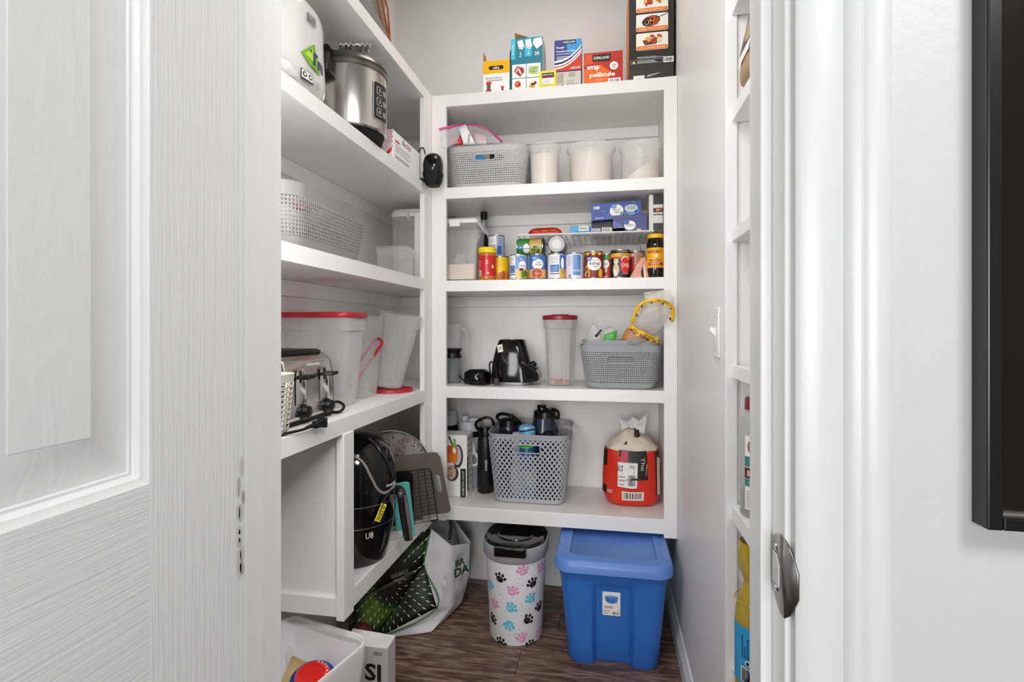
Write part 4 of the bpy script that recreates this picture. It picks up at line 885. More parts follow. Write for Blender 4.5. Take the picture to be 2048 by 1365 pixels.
t = thing('molasses_jar', 'jar of dark molasses with a yellow label and yellow lid at the right end', 'jar', (ux(1311, 2.225), 2.225, Z))
r = .037; hj = at(1312, 467, 2.19).z-Z
lathe_part('glass', [(.0001, 0), (r*.94, 0), (r, .006), (r, .13), (r*.96, .143), (r*.84, .155), (r*.8, .16)], mat('#0c0604', .07, var=0, coat=.5), t, 36)
lathe_part('neck', [(r*.8, .158), (r*.78, hj-.02)], clear('#8d8a68', .55, .2, .1), t, 30)
lathe_part('lid', [(r*.8, hj-.017), (r*.88, hj-.016), (r*.88, hj-.002), (r*.84, hj), (.0001, hj)], mat('#efc21c', .35), t, 36)
lb = lathe_part('label', [(r*1.003, .04), (r*1.008, .0405), (r*1.008, .121), (r*1.003, .1215)], mat('#eea81c', .35, var=0), t, 36)
p = Pr().text(-.006, .106, "GRANDMA'S", .012, '#4a2410', 2, w=.058).ell(.004, .088, .0065, .009, '#e9cf9a', 2).text(0, .07, 'MOLASSES', .008, '#6a3a10', 2, w=.046).rect(-.028, .05, .032, .062, '#b5281c', 2, .003).text(0, .056, 'ROBUST', .008, '#f3dcb8', 3, w=.038)
p.build('label_print', lb, cyl(r*1.009, -.1), cut=.01)

q = at(1292, 556, 2.26)
t = thing('snack_packet', 'folded pink and orange snack packet standing like a tent by the molasses', 'packet', (ux(1284, 2.21), 2.215, Z))
PK = mat('#d99b86', .35, var=.18, vs=30)
MB().patch((-.048, -.01, 0), (-.01, -.012, .0), (.012, .004, .088), (-.006, .004, .086), 8, 10, f=noisef(5, .006, 1)).patch((.0, .004, .086), (.012, .004, .088), (.034, -.01, .0), (.016, -.012, .0), 8, 10, f=noisef(5, .006, 4)).patch((-.05, -.016, 0), (-.0, -.016, .0), (-.004, -.012, .03), (-.04, -.012, .022), 6, 5, f=noisef(6, .004, 2)).build('film', PK, t, solid=.002, smooth=60)
MB().patch((.008, -.013, .0), (.016, -.0135, 0), (.010, -.004, .055), (.004, -.004, .055), 3, 4).build('seal', mat('#efe0da', .4), t, solid=.001)
carton('broth_carton', 'pale carton with a round blue logo behind the molasses jar', 1282, 1305, 2.385, Z, at(1292, 484, 2.40).z-.012, .06, mat('#c9c8c4', .5))
cb = bpy.data.objects['broth_carton']; Pr().ell(-.012, .085, .011, .0105, '#2a3d6e', 1).text(-.012, .085, 'GV', .009, '#e8eef6', 2).build('front_print', cb.children[0], front(-.03)); 
MB().box(-.0318, -.0305, -.029, .029, 0, .13).build('side_print', mat('#567a4c', .5), cb, smooth=0)

# wire rack over the cans
RY = 2.195; ZR = at(1150, 467, RY).z; xr0, xr1 = ux(1034, RY), ux(1307, RY)
WIRE = mat('#dedddb', .35, var=0)
t = thing('wire_rack', 'white coated wire shelf rack standing over the cans', 'rack', (0, 0, 0))
MB().tube([(xr0, RY, ZR), (xr1, RY, ZR)], .0032, 8).build('front_wire', WIRE, t)
MB().tube([(xr0, RY, ZR), (xr0, 2.51, ZR)], .003, 8).build('side_wire', WIRE, t); MB().tube([(xr1, RY, ZR), (xr1, 2.51, ZR)], .003, 8).build('side_wire', WIRE, t)
MB().tube([(xr0, 2.51, ZR), (xr1, 2.51, ZR)], .003, 8).build('back_wire', WIRE, t)
for k in range(1, 14): MB().tube([(xr0, RY+k*.0225, ZR-.001), (xr1, RY+k*.0225, ZR-.001)], .0014, 6).build('long_wire', WIRE, t)
for k in range(1, 22): x = xr0+(xr1-xr0)*k/22; MB().tube([(x, RY, ZR-.004), (x, 2.51, ZR-.004)], .0014, 6).build('cross_wire', WIRE, t)
for x in (xr0-.004, xr1): 
    s = -1 if x < 0 else .2
    MB().tube([(x, RY+.13, ZR), (x+.008*s, RY+.13, ZR-.09), (x+.018*s, RY+.13, Z+.009), (x+.018*s, 2.50, Z+.009), (x+.008*s, 2.50, ZR-.09), (x, 2.50, ZR)], .0026, 5).build('leg', WIRE, t)
ZR += .0035
t = thing('snack_bag', 'red and yellow crinkled snack bag lying on the wire rack', 'bag', (ux(1091, 2.26), 2.27, ZR))
crumple([[Vector((x*f, y*f, z)) for x, y in rrect(.15, .09, .02, 4)] for f, z in ((.9, 0), (1, .006), (.92, .022), (.75, .032), (.4, .036))], 'bag', mat('#b3160f', .3, var=.1, vs=30), t, .006, 45)
p = Pr()
for k, c in enumerate(('#e0a81c', '#e8c42c', '#d98a1c')): p.ell(-.035+k*.035, .0, .017, .012, c, 1+k, n=9)
p.build('print', t, lambda x, y, e: Vector((x, -.046-e*4+(y+.012)*1.1, .022+y*.75)))
def pk(name, label, u0, u1, v1, Y, z, d, c, cat='box', **k): return carton(name, label, u0, u1, Y, z, at((u0+u1)/2, v1, Y).z, d, mat(c, .45), cat, **k)
t, b, W_, H_ = pk('drink_mix_box', 'small bright blue box with a barcode on the wire rack', 1141, 1180, 452, 2.222, ZR, .06, '#2f9fd0')
Pr().rect(-W_*.5, H_*.0, W_*.5, H_*.2, '#2488bc', 1).bars(-W_*.02, H_*.45, W_*.36, H_*.85, bg='#efeeea', l=3).text(0, H_*.14, 'LEMONADE', .006, '#12466a', 3, w=W_*.7).build('front_print', b, front(-.03))
t, b, W_, H_ = pk('silver_box', 'small silver and navy box on the wire rack', 1182, 1202, 456, 2.22, ZR, .05, '#3a4a8a')
Pr().rect(-W_*.46, H_*.3, W_*.44, H_*.85, '#b9bccb', 1).text(0, H_*.55, 'gelatin', .006, '#3a3f60', 2, w=W_*.7).build('front_print', b, front(-.025))
t, b, W_, H_ = pk('barcode_box', 'small white box showing its barcode on the wire rack', 1203.5, 1224, 455, 2.22, ZR, .05, '#e4e0da')
Pr().bars(-W_*.4, H_*.1, W_*.4, H_*.85, l=1, n=10).build('front_print', b, front(-.025))
pk('dark_box', 'black carton under the tilted tea box', 1183, 1223, 442, 2.285, ZR, .1, '#15161c')
t, b, W_, H_ = pk('coffee_box', 'blue violet carton with a white oval, in front on the wire rack', 1226, 1294, 430, 2.205, ZR, .03, '#3f427f')
Pr().poly([(-W_/2, 0), (-W_*.1, 0), (-W_*.3, H_*.5), (-W_/2, H_*.7)], '#5a5fa0', 1).rect(-W_/2, 0, W_/2, H_*.2, '#4f5490', 1).ell(0, H_*.36, W_*.17, H_*.28, '#efeeea', 2).ell(-W_*.1, H_*.54, .012, .009, '#2d5f9e', 3).text(0, H_*.35, 'FORRO', .012, '#4a4030', 3, w=W_*.26, bold=0).rect(W_*.2, H_*.03, W_*.32, H_*.12, '#e8d27a', 2).build('front_print', b, front(-.015))
q = at(1183, 443, 2.245)
t = thing('tea_box', 'wide dark blue tea carton with a cup, tilted on top of other boxes', 'box', (q.x, 2.243, q.z+.001), (0, math.radians(-3.3), 0))
W_ = ux(1284, 2.243)-q.x; H_ = .069
b = MB().box(0, W_, 0, .085, 0, H_).build('carton', mat('#24418f', .45), t, smooth=0, bevel=.0012, seg=1)
p = Pr().rect(0, 0, W_, H_, '#26469a', 1).poly([(W_*.25, 0), (W_*.9, 0), (W_*.7, H_*.7), (W_*.4, H_*.6)], '#35589f', 2).text(W_*.12, H_*.76, '100', .014, '#f0f2f6', 3, bold=.03).ell(W_*.51, H_*.48, .028, .026, '#eeedea', 3).ell(W_*.46, H_*.76, .013, .009, '#2d5f9e', 4).ell(W_*.46, H_*.76, .011, .0075, '#6d9ad0', 5).text(W_*.52, H_*.56, 'Black', .010, '#4a4644', 4, bold=0).text(W_*.52, H_*.4, 'tea', .010, '#4a4644', 4, bold=0)
p.ell(W_*.8, H_*.56, .026, .014, '#e8ebee', 4).ell(W_*.8, H_*.57, .022, .010, '#a5a9ae', 5).ell(W_*.8, H_*.4, .022, .018, '#6f93cc', 3).ell(W_*.91, H_*.38, .009, .009, '#6f93cc', 3).ell(W_*.91, H_*.38, .005, .005, '#26469a', 4)
for a_, b_, rr in ((.25, .5, -.6), (.86, .88, -.5), (.68, .2, .6), (.6, .3, 1.)): p.ell(W_*a_, H_*b_, .009, .0035, '#4c8a3a', 6, rot=rr)
p.text(W_*.16, H_*.12, 'TEA BAGS', .006, '#e4e8f2', 3, w=W_*.16).build('front_print', b, front(-.0001)); 
t, b, W_, H_ = pk('spice_box', 'black and white carton with an orange stripe at the right end of the wire rack', 1298, 1326, 389, 2.205, ZR, .09, '#d6d2cc')
Pr().rect(-W_*.2, H_*.72, W_/2, H_, '#141213', 1).rect(-W_*.2, H_*.5, W_/2, H_*.62, '#141213', 1).rect(-W_*.0, H_*.53, W_*.2, H_*.6, '#d98a2c', 2).rect(W_*.2, H_*.53, W_*.4, H_*.6, '#b5452c', 2).rect(-W_*.2, H_*.0, W_/2, H_*.2, '#2a282c', 1).rect(-W_*.2, H_*.42, W_/2, H_*.45, '#2a282c', 1).build('front_print', b, front(-.045))

# ------------------------------------------------------------------ back shelving, fourth shelf
Z = ZB[3][0]+.0018
GLASS = clear('#d4d9d8', .07, .6, .05); CUP = clear('#8f959c', .35, .5, .1)
t = thing('blender_jar', 'glass blender jar with handle, black collar and clear cup beneath', 'blender jar', (ux(904, 2.31), 2.31, Z))
r = .045
lathe_part('cup', [(.0001, .004), (r*.92, .004), (r*.96, .0), (r*.97, .02), (r*.93, .115)], CUP, t, 32, solid=.003)
lathe_part('collar', [(r*.93, .112), (r*1.02, .113), (r*1.0, .122), (r*.9, .13), (r*.9, .138), (r*1.04, .147), (r*1.04, .152), (r*.9, .155)], BLACK, t, 32)
lathe_part('jar', [(r*.85, .155), (r*.9, .16), (r*.98, .25), (r*1.03, .262), (r*1.04, .264)], GLASS, t, 32, solid=.004)
MB().tube([(r*.95, 0, .243), (r*1.25, 0, .24), (r*1.5, 0, .225), (r*1.58, 0, .19), (r*1.52, 0, .15), (r*1.38, 0, .125)], [.007, .008, .008, .008, .007, .004], 10).build('handle', clear('#c9cfce', .3, .6, .05), t)
MB().box(-.016, .024, -.002, .002, 0, .05).build('blade_holder', mat('#a8abb0', .3, .6), t, loc=(.005, -.01, .045), bevel=.006)
t = thing('blade_base', 'low round black lid like base beside the glass jar', 'lid', (ux(955, 2.30), 2.30, Z))
lathe_part('disc', [(.0001, 0), (.06, 0), (.062, .006), (.061, .042), (.056, .05), (.044, .058), (.042, .054), (.0001, .05)], GLOSS, t, 40)
t = BLN = thing('blender_motor', 'glossy black blender motor base with a control knob and silver foot', 'blender', (ux(1027, 2.315), 2.315, Z))
lo_, up_ = .178, .108
MB().loft([[Vector((x, y, z)) for x, y in rrect(w_, w_*.92, r_, 6)] for w_, r_, z in ((.168, .04, 0), (.17, .04, .012))]).build('foot', mat('#9b9ca0', .25, .9, var=.02), t)
bd = MB().loft([[Vector((x+dx, y, z)) for x, y in rrect(w_, d_, r_, 6)] for w_, d_, r_, dx, z in ((.184, .17, .045, 0, .012), (.184, .17, .045, 0, .022), (.172, .16, .045, -.003, .09), (.14, .135, .04, -.005, .155), (.116, .112, .035, -.005, .19), (.108, .104, .033, -.005, .196), (.095, .09, .03, -.005, .196), (.093, .088, .03, -.005, .188))]).build('housing', GLOSS, t, smooth=50)
MB().prism([(.03, .015), (.118, .015), (.123, .028), (.120, .052), (.106, .066), (.062, .105), (.03, .11)], -.055, .078, xf=R(90, 'X')).build('control_nose', GLOSS, t, bevel=.01, seg=3)
MB().patch((.067, -.042, .102), (.067, .042, .102), (.110, .042, .0665), (.110, -.042, .0665), 2, 2).build('control_plate', mat('#55565a', .3, .7), t, solid=.002)
kb = lathe_part('knob', [(.013, 0), (.013, .012), (.010, .014), (.0001, .014)], BLACK, t, 20, xf=T(.09, -.01, .086) @ R(50, 'Y'))
MB().box(-.005, .005, -.007, .007, 0, .003).build('marker', mat('#3d8f96', .4), kb, loc=(.099, -.012, .098), smooth=0)
Pr().rect(-.012, -.017, .012, .017, '#efeeea', 1).bars(-.006, -.008, .006, .008, l=2, n=6).rect(.008, -.017, .012, .017, '#e8d45a', 2).build('sticker', bd, plane((-.047, -.066, .158), (1, -.0, .25), (-.22, .33, 1)))
t = BLN; A = lambda u, v, Y: tuple(at(u, v, Y)-BLN.location)
Wc = lambda x, y, z: tuple(Vector((x, y, z))-BLN.location)
MB().tube([A(918, 752, 2.225), A(926, 760, 2.215), Wc(ux(938, 2.21), 2.205, Z+.006), Wc(ux(958, 2.19), 2.185, Z+.0045), Wc(ux(975, 2.19), 2.19, Z+.006), A(990, 763, 2.21), A(993, 748, 2.215), A(989, 732, 2.22), A(983, 724, 2.222), A(979, 730, 2.225), A(981, 748, 2.226), A(986, 765, 2.21)], .0034, 8).build('cord', BLACKM, t)
px = A(993, 763, 2.192)
MB().box(-.010, .010, -.008, .008, -.012, .014).build('plug', mat('#3a2c28', .4), t, bevel=.003, loc=(px[0], px[1], .018))
for s in (-1, 1): MB().box(-.0018, .0018, -.001, .001, -.006, .006).build('prong', CHROME, t, smooth=0, loc=(px[0]+s*.005, px[1]-.004, .0075))
t = thing('red_lid_tumbler', 'clear ribbed plastic tumbler with a dark red lid and orange crumbs inside', 'container', (ux(1120, 2.30), 2.30, Z))
ht = at(1120, 633, 2.23).z-Z
lathe_part('body', [(.0001, .002), (.056, .002), (.059, .006), (.067, ht-.065), (.0685, ht-.055), (.0725, ht-.052), (.0745, ht-.01), (.0745, ht-.008)], clear('#ddd8d2', .16, .35, .22), t, 8, solid=.002, smooth=15)
for k in range(4):
    a = -PI/2+PI/8+(k-2)*PI/4; MB().tube([(.059*math.cos(a), .059*math.sin(a), .008), (.0665*math.cos(a), .0665*math.sin(a), ht-.07)], .0015, 5).build('rib', clear('#ece8e4', .3, .3), t)
lathe_part('lid', [(.074, ht-.014), (.077, ht-.013), (.0775, ht+.001), (.073, ht+.005), (.04, ht+.006), (.038, ht+.009), (.0001, ht+.009)], mat('#8e1526', .35), t, 40)
cr = MB()
for k in range(26):
    a = random.uniform(0, 6.3); q_ = random.uniform(.0, .045); s = random.uniform(.004, .009); cr.lathe([(.0001, 0), (s, s*.3), (s*.8, s), (.0001, s*1.2)], 7, xf=T(q_*math.cos(a), q_*math.sin(a), .004+random.uniform(0, .014)))
cr.build('crumbs', mat('#c8713c', .8, var=.2), t, kind='stuff')

Yf = 2.158; xa, xb = ux(1158, Yf), ux(1329, Yf)-.004; hh = at(1240, 692, Yf).z-Z
bx, by = (xa+xb)/2, Yf+.13
woven_basket('woven_basket', 'grey woven basket with a handle hole, lower of the nested pair of grey baskets', (bx, by, Z), xb-xa, .255, hh, GREYP, taper=.83, r=.05, cell=.0086, band=.026, base=.02, handle=(.108, hh-.056, .026))
woven_basket('woven_basket', 'grey woven basket filled with bread bags, nested inside the lower one', (bx, by, Z+.024), xb-xa-.016, .238, hh-.004, GREYP, taper=.83, r=.05, cell=.0086, band=.03, base=.02)
LFILM = clear('#efe9e0', .24, .6, .1, .6, 40)
t = thing('bread_bag', 'clear bread bag with yellow printed bands leaning out of the grey basket', 'bag', (0, 0, 0))
cen = [at(1278, 692, 2.235), at(1286, 672, 2.145), at(1303, 642, 2.095), at(1314, 617, 2.075), at(1320, 602, 2.08), at(1316, 593, 2.085), at(1309, 586, 2.09)]
wid = [(.055, .045), (.072, .04), (.08, .034), (.072, .034), (.05, .03), (.04, .012), (.05, .006)]
rg = []
for c, (a, b_) in zip(cen, wid):
    ax = Vector((.93, 0, .36)); bx_ = Vector((0, 1, 0)); rg.append([c+ax*a*math.cos(2*PI*i/20)+bx_*b_*math.sin(2*PI*i/20) for i in range(20)])
crumple(rg, 'film', LFILM, t, .008, 22)
lp = [(1264, 646), (1274, 618), (1290, 604), (1312, 601), (1334, 606), (1346, 618), (1344, 644)]
YB_ = mat('#e6b21e', .35, var=.06)
def band(pts, Y0, h, nm):
    vs = []; P_ = [at(u, v, Y0-.03*math.sin(PI*i/(len(pts)-1))) for i, (u, v) in enumerate(pts)]
    n_ = 4*(len(P_)-1)+1; Q = []
    for i in range(n_):
        k = min(i//4, len(P_)-2); f = i/4-k; p0, p1, p2, p3 = P_[max(k-1, 0)], P_[k], P_[k+1], P_[min(k+2, len(P_)-1)]
        Q.append(.5*((2*p1)+(p2-p0)*f+(2*p0-5*p1+4*p2-p3)*f*f+(3*p1-p0-3*p2+p3)*f**3))
    for i, q_ in enumerate(Q):
        tn = (Q[min(i+1, n_-1)]-Q[max(i-1, 0)]).normalized(); nn = Vector((-tn.z, 0, tn.x)).normalized()
        vs += [q_-nn*h, q_+nn*h]
    o = MB().add(vs, [(2*i, 2*i+2, 2*i+3, 2*i+1) for i in range(n_-1)]).build(nm, YB_, t, solid=.001, smooth=60)
    L_ = [0]
    for i in range(n_-1): L_.append(L_[-1]+(Q[i+1]-Q[i]).length)
    def mp(x, y, e):
        x = max(0, min(L_[-1]-1e-5, x)); k = 0
        while k < n_-2 and L_[k+1] < x: k += 1
        f = (x-L_[k])/(L_[k+1]-L_[k]); q_ = Q[k].lerp(Q[k+1], f); tn = (Q[k+1]-Q[k]).normalized(); nn = Vector((-tn.z, 0, tn.x)); return q_+nn*y+Vector((0, -.0012-e, 0))
    return o, mp, L_[-1]
o, mp, Ln = band(lp, 2.05, .0065, 'yellow_band')
p = Pr()
for k in range(12): p.ell(Ln*(k+.5)/12, -.009, .006, .004, '#4a2a10' if k % 2 else '#d9a21c', 1, rot=.5, n=8)
p.text(Ln*.62, 0, 'BEST WHEN', .006, '#5a3410', 2).build('band_print', o, mp, cut=.01)
o, mp, Ln = band([(1262, 650), (1272, 662), (1288, 668), (1302, 676), (1318, 680)], 2.075, .0075, 'yellow_band')
p = Pr().text(Ln*.68, 0, 'BUY ITEM BEST', .007, '#4a2a10', 2, w=.045).text(Ln*.24, 0, 'FRESH', .006, '#4a2a10', 2)
for k in range(10): p.ell(Ln*(k+.5)/10, -.0125, .007, .005, random.choice(['#5a2c12', '#d9a21c', '#8a5a1c']), 1, rot=.6, n=8)
p.build('band_print', o, mp, cut=.01)
MB().patch(at(1287, 585, 2.11), at(1329, 580, 2.11), at(1327, 600, 2.105), at(1290, 602, 2.105), 8, 5, f=noisef(4, .008)).build('bag_top', LFILM, t, solid=.0008)
t = thing('bread_loaf', 'orange brown loaf inside the clear bread bag', 'bread', at(1274, 674, 2.205), (0, math.radians(30), 0))
crumple([ell_ring(0, 0, z, .058*f, .036*f, 18, .8) for z, f in ((-.05, .8), (-.03, .95), (.02, .95), (.045, .7))], 'loaf', mat('#c07f48', .8, var=.12, bump=.3), t, .006, 20)
t = thing('bun_bag', 'crinkled clear bun bag with a green label in the grey basket', 'bag', at(1218, 684, 2.24))
crumple([ell_ring(0, 0, z, .045*f, .035*f, 16) for z, f in ((-.06, .9), (-.03, 1), (.0, .95), (.03, .6), (.06, .5))], 'film', LFILM, t, .014, 25)
MB().patch((-.026, -.042, .0), (.02, -.042, -.004), (.034, -.036, .048), (-.018, -.038, .03), 6, 6, f=noisef(4, .006, 3)).build('green_label', mat('#2f9e2c', .35, var=.15, vs=30), t, solid=.001)
t = thing('crumpled_bag', 'crumpled clear plastic bag at the left end of the grey basket', 'bag', at(1188, 686, 2.24))
crumple([ell_ring(0, 0, z, .038*f, .04*f, 14) for z, f in ((-.06, .9), (-.02, 1.1), (.015, 1.0), (.045, .55), (.075, .2))], 'film', clear('#eceae6', .25, .6, .1, .6, 45), t, .018, 28)
MB().patch((.004, -.03, .03), (.03, -.03, .058), (.033, -.03, .052), (.01, -.03, .022), 3, 2).build('tie', BLACK, t, solid=.0015)

# ------------------------------------------------------------------ back shelving, bottom shelf
Z = ZB[4][0]+.0018
xa, xb = ux(880, 2.27), ux(934, 2.27)
t = thing('microwave_cup_box', 'white carton picturing an orange bowl and a soup mug, by the lattice bin', 'box', ((xa+xb)/2, 2.32, Z))
W_ = xb-xa; H_ = at(915, 871, 2.27).z-Z
b = MB().box(-W_/2, W_/2, -.05, .05, 0, H_).build('carton', wht, t, smooth=0, bevel=.0012, seg=1)
p = Pr().rect(-W_*.3, H_*.55, W_*.16, H_*.83, '#e2761c', 3, .016).rect(-W_*.3, H_*.70, W_*.16, H_*.83, '#d9581a', 4, .016).ell(W_*.16, H_*.66, W_*.2, H_*.19, '#34343a', 1).ell(W_*.14, H_*.67, W_*.15, H_*.155, '#b9bac6', 2)
p.ell(-W_*.05, H_*.38, W_*.24, H_*.13, '#3a3336', 1).ell(-W_*.09, H_*.39, W_*.19, H_*.115, '#c9a98c', 2)
for k in range(16): p.ell(-W_*.1+random.uniform(-.018, .014), H_*.39+random.uniform(-.02, .022), .003, .0025, random.choice(['#8a4a2c', '#5f7a3a', '#a8633c']), 3, n=7)
p.poly([(-W_*.02, H_*.76), (W_*.1, H_*.74), (W_*.1, H_*.93), (W_*.0, H_*.95)], '#7fb24a', 5).poly([(-W_*.03, H_*.72), (W_*.1, H_*.70), (W_*.1, H_*.78), (-W_*.02, H_*.8)], '#e9edc8', 6).poly([(-W_*.2, H_*.98), (-W_*.14, H_*.98), (W_*.0, H_*.83), (-W_*.04, H_*.82)], '#2a2a2c', 2)
p.rect(W_*.26, H_*.0, W_*.46, H_*.46, '#151515', 2).text(W_*.36, H_*.23, 'GOURMET BOWL & MUG SET', .009, '#cfe0c8', 3, rot=PI/2, w=H_*.4)
p.build('front_print', b, front(-.05))
Pr().lines(-.045, .02, .03, .28, 9, '#b9b4b0', 1, .4).rect(-.05, .03, -.03, .18, '#3a3a3a', 2).build('side_print', b, plane((W_/2, 0, 0), (0, 1, 0), (0, 0, 1)))
SHK = mat('#c3c8d2', .4)
def shaker(label, uc, Yc, h, r, strap):
    t = thing('shaker_bottle', label, 'bottle', (ux(uc, Yc), Yc, Z))
    lathe_part('cup', [(.0001, 0), (r*.72, 0), (r*.74, .004), (r*.98, h*.72), (r*.99, h*.735)], SHK, t, 32)
    lathe_part('band', [(r*1.0, h*.71), (r*1.03, h*.715), (r*1.03, h*.79), (r*1.0, h*.795)], BLACKM, t, 32)
    lathe_part('lid', [(r*1.0, h*.79), (r*1.04, h*.795), (r*1.0, h*.90), (r*.92, h*.925), (r*.5, h*.945), (.0001, h*.95)], mat('#cdd0d6', .4), t, 32)
    lathe_part('spout', [(.017, h*.92), (.018, h*.93), (.018, h*.985), (.015, h), (.0001, h)], mat('#d5d7dc', .4), t, 18, loc=(-r*.45, -.01, 0))
    MB().box(-.024, .024, -.02, .02, 0, .016).build('flip_cap', mat('#d5d7dc', .4), t, bevel=.006, seg=3, loc=(r*.5, -.01, h*.93))
    if strap:
        MB().patch((-.012, -r-.004, h*.8), (.02, -r-.006, h*.82), (.05, -r*.6-.04, h*.5), (.032, -r*.6-.04, h*.48), 3, 8).build('strap', mat('#d8d6d4', .6), t, solid=.002)
        MB().tube([(.035, -r*.6-.045, h*.53), (.052, -r*.6-.05, h*.50), (.06, -r*.6-.05, h*.42), (.05, -r*.6-.05, h*.36), (.036, -r*.6-.05, h*.355)], .006, 8).build('hook', mat('#dcdcdc', .4), t)
    return t
shaker('grey shaker bottle with black band and hanging strap behind the bowl carton', 940, 2.45, at(938, 832, 2.44).z-Z, .052, True)
shaker('grey shaker bottle half hidden behind the stile, left of the strapped one', 893, 2.455, at(912, 818, 2.45).z-Z, .052, False)
t = thing('black_bottle', 'tall black bottle with white script standing left of the lattice bin', 'bottle', (ux(971, 2.37), 2.37, Z))
lathe_part('body', [(.0001, 0), (.034, 0), (.037, .004), (.037, .23), (.033, .25), (.026, .26)], mat('#111112', .4, var=.04), t, 28)
lathe_part('cap', [(.026, .256), (.031, .26), (.031, .292), (.027, .3), (.0001, .302)], BLACK, t, 24)
MB().tube([(-.03, 0, .28), (-.045, -.01, .31), (-.02, -.015, .335), (.02, -.015, .345), (.04, -.01, .32), (.03, 0, .285)], .007, 8).build('carry_loop', BLACK, t)
Pr().text(0, 0, 'owala', .014, '#d8d8d8', 1, rot=PI/2, w=.05).build('brand_print', t, cyl(.0372, .25, .13), cut=None)

# open lattice bin
Yf = 2.215; xa, xb = ux(972, Yf), ux(1141, Yf)-.004; w_, d_, h_ = xb-xa, .275, .298
BIN = mat('#a9aab0', .42, bump=.04)
t = thing('lattice_bin', 'tall grey plastic lattice bin full of drink bottles', 'basket', ((xa+xb)/2, Yf+d_/2, Z))
ring = rrect(w_, d_, .045, 8); n = len(ring); L_ = [0]
for i in range(n): a, b_ = ring[i], ring[(i+1) % n]; L_.append(L_[-1]+math.hypot(b_[0]-a[0], b_[1]-a[1]))
tot = L_[-1]
def BP(s, z, out=0):
    s = (s % 1)*tot; k = 0
    while k < n-1 and L_[k+1] <= s: k += 1
    a, b_ = ring[k], ring[(k+1) % n]; q_ = (s-L_[k])/max(1e-9, L_[k+1]-L_[k]); f = .83+.17*z/h_
    x, y = a[0]+(b_[0]-a[0])*q_, a[1]+(b_[1]-a[1])*q_; nx, ny = b_[1]-a[1], a[0]-b_[0]; l = math.hypot(nx, ny) or 1
    return Vector((x*f+nx/l*out, y*f+ny/l*out, z))
NS = 54; z0, z1 = .012, h_-.018; turns = 11; hz0, hz1, hx = h_-.074, h_-.044, .056
lat = MB()
for sg in (1, -1):
    for k in range(NS):
        prev = None
        for j in range(25):
            f = j/24; z = z0+(z1-z0)*f; s = (k+sg*turns*f*.92)/NS; hwd = .0046/tot
            a, b_ = BP(s-hwd, z, .0006*sg), BP(s+hwd, z, .0006*sg); c_ = (a+b_)/2
            inside = c_.y < -d_/2*.8+.02 and abs(c_.x) < hx and hz0 < z < hz1
            if prev and not inside: lat.add([prev[0], prev[1], b_, a], [(0, 1, 2, 3)])
            prev = None if inside else (a, b_)
lat.build('lattice', BIN, t, smooth=0, solid=.0022, kind='stuff')
tz = lambda y: .022*max(0, y/d_+.5)
MB().loft([[Vector((x*f, y*f, z+tz(y))) for x, y in ring] for f, z in ((.968, z1-.004), (.99, h_-.003), (1.004, h_), (1.0, h_+.002), (.982, h_), (.955, z1-.004))], cap0=False, cap1=False).build('rim', BIN, t)
MB().loft([[Vector((x*f, y*f, z)) for x, y in ring] for f, z in ((.8, 0), (.828, .004), (.842, .02), (.83, .02), (.8, .006))]).build('base', BIN, t)
fr_ = lambda x, z: (x, -d_/2*(.83+.17*z/h_)-.002, z)
MB().tube([fr_(x, (hz0+hz1)/2+z) for x, z in rrect(hx*2, hz1-hz0+.006, .006, 3)], .0032, 6, closed=True).build('handle_frame', BIN, t)
cx0, cy0 = (xa+xb)/2, Yf+d_/2
t = thing('jug_bottle', 'dark navy jug bottle with a black spout lid in the lattice bin', 'bottle', (ux(1089, 2.36), 2.37, Z+.01))
zt = at(1085, 810, 2.36).z-Z-.01
lathe_part('body', [(.0001, 0), (.05, 0), (.055, .005), (.06, zt-.13), (.066, zt-.12), (.05, zt-.055)], mat('#1c2a3c', .2, var=.05, coat=.3), t, 32)
lathe_part('lid', [(.048, zt-.06), (.052, zt-.058), (.05, zt-.03), (.036, zt-.022), (.022, zt-.02)], BLACK, t, 28)
lathe_part('spout', [(.021, zt-.024), (.021, zt-.004), (.018, zt), (.0001, zt)], GLOSS, t, 20, loc=(-.012, -.012, 0))
MB().tube([(.045, 0, zt-.05), (.062, 0, zt-.06), (.06, 0, zt-.03), (.03, 0, zt-.018)], .006, 8).build('handle', BLACK, t)
t = thing('blue_bottle', 'bottle with a pale blue lid in the lattice bin', 'bottle', (ux(1054, 2.30), 2.30, Z+.01))
zt = at(1055, 848, 2.30).z-Z-.01
lathe_part('body', [(.0001, 0), (.034, 0), (.037, .004), (.038, zt-.055), (.03, zt-.045)], mat('#2f5fa8', .3), t, 28)
lathe_part('lid', [(.03, zt-.05), (.038, zt-.048), (.038, zt-.02), (.032, zt-.008), (.0001, zt)], mat('#7fb6dc', .3), t, 28)
MB().tube([(.036*math.cos(a/8*PI*2), .036*math.sin(a/8*PI*2)-.01, zt-.022+.006*math.sin(a)) for a in range(8)], .0035, 6, closed=True).build('lid_loop', mat('#1d3148', .3), t)
t = thing('purple_bottle', 'dark violet bottle with a black flip strap at the left in the lattice bin', 'bottle', (ux(1017, 2.35), 2.355, Z+.022))
zt = at(1000, 838, 2.33).z-Z-.022
lathe_part('body', [(.0001, 0), (.034, 0), (.037, .004), (.044, zt-.06), (.046, zt-.04), (.04, zt-.03)], mat('#221a2e', .25, var=.05, coat=.3), t, 28)
lathe_part('lid', [(.04, zt-.034), (.046, zt-.032), (.044, zt-.008), (.03, zt), (.0001, zt)], BLACK, t, 28)
MB().tube([(-.04, -.02, zt-.006), (-.052, -.01, zt+.004), (-.04, .01, zt+.016), (.0, .02, zt+.01), (.04, .01, zt-.01), (.055, .0, zt-.03)], .008, 8, flat=.5).build('strap', BLACK, t)
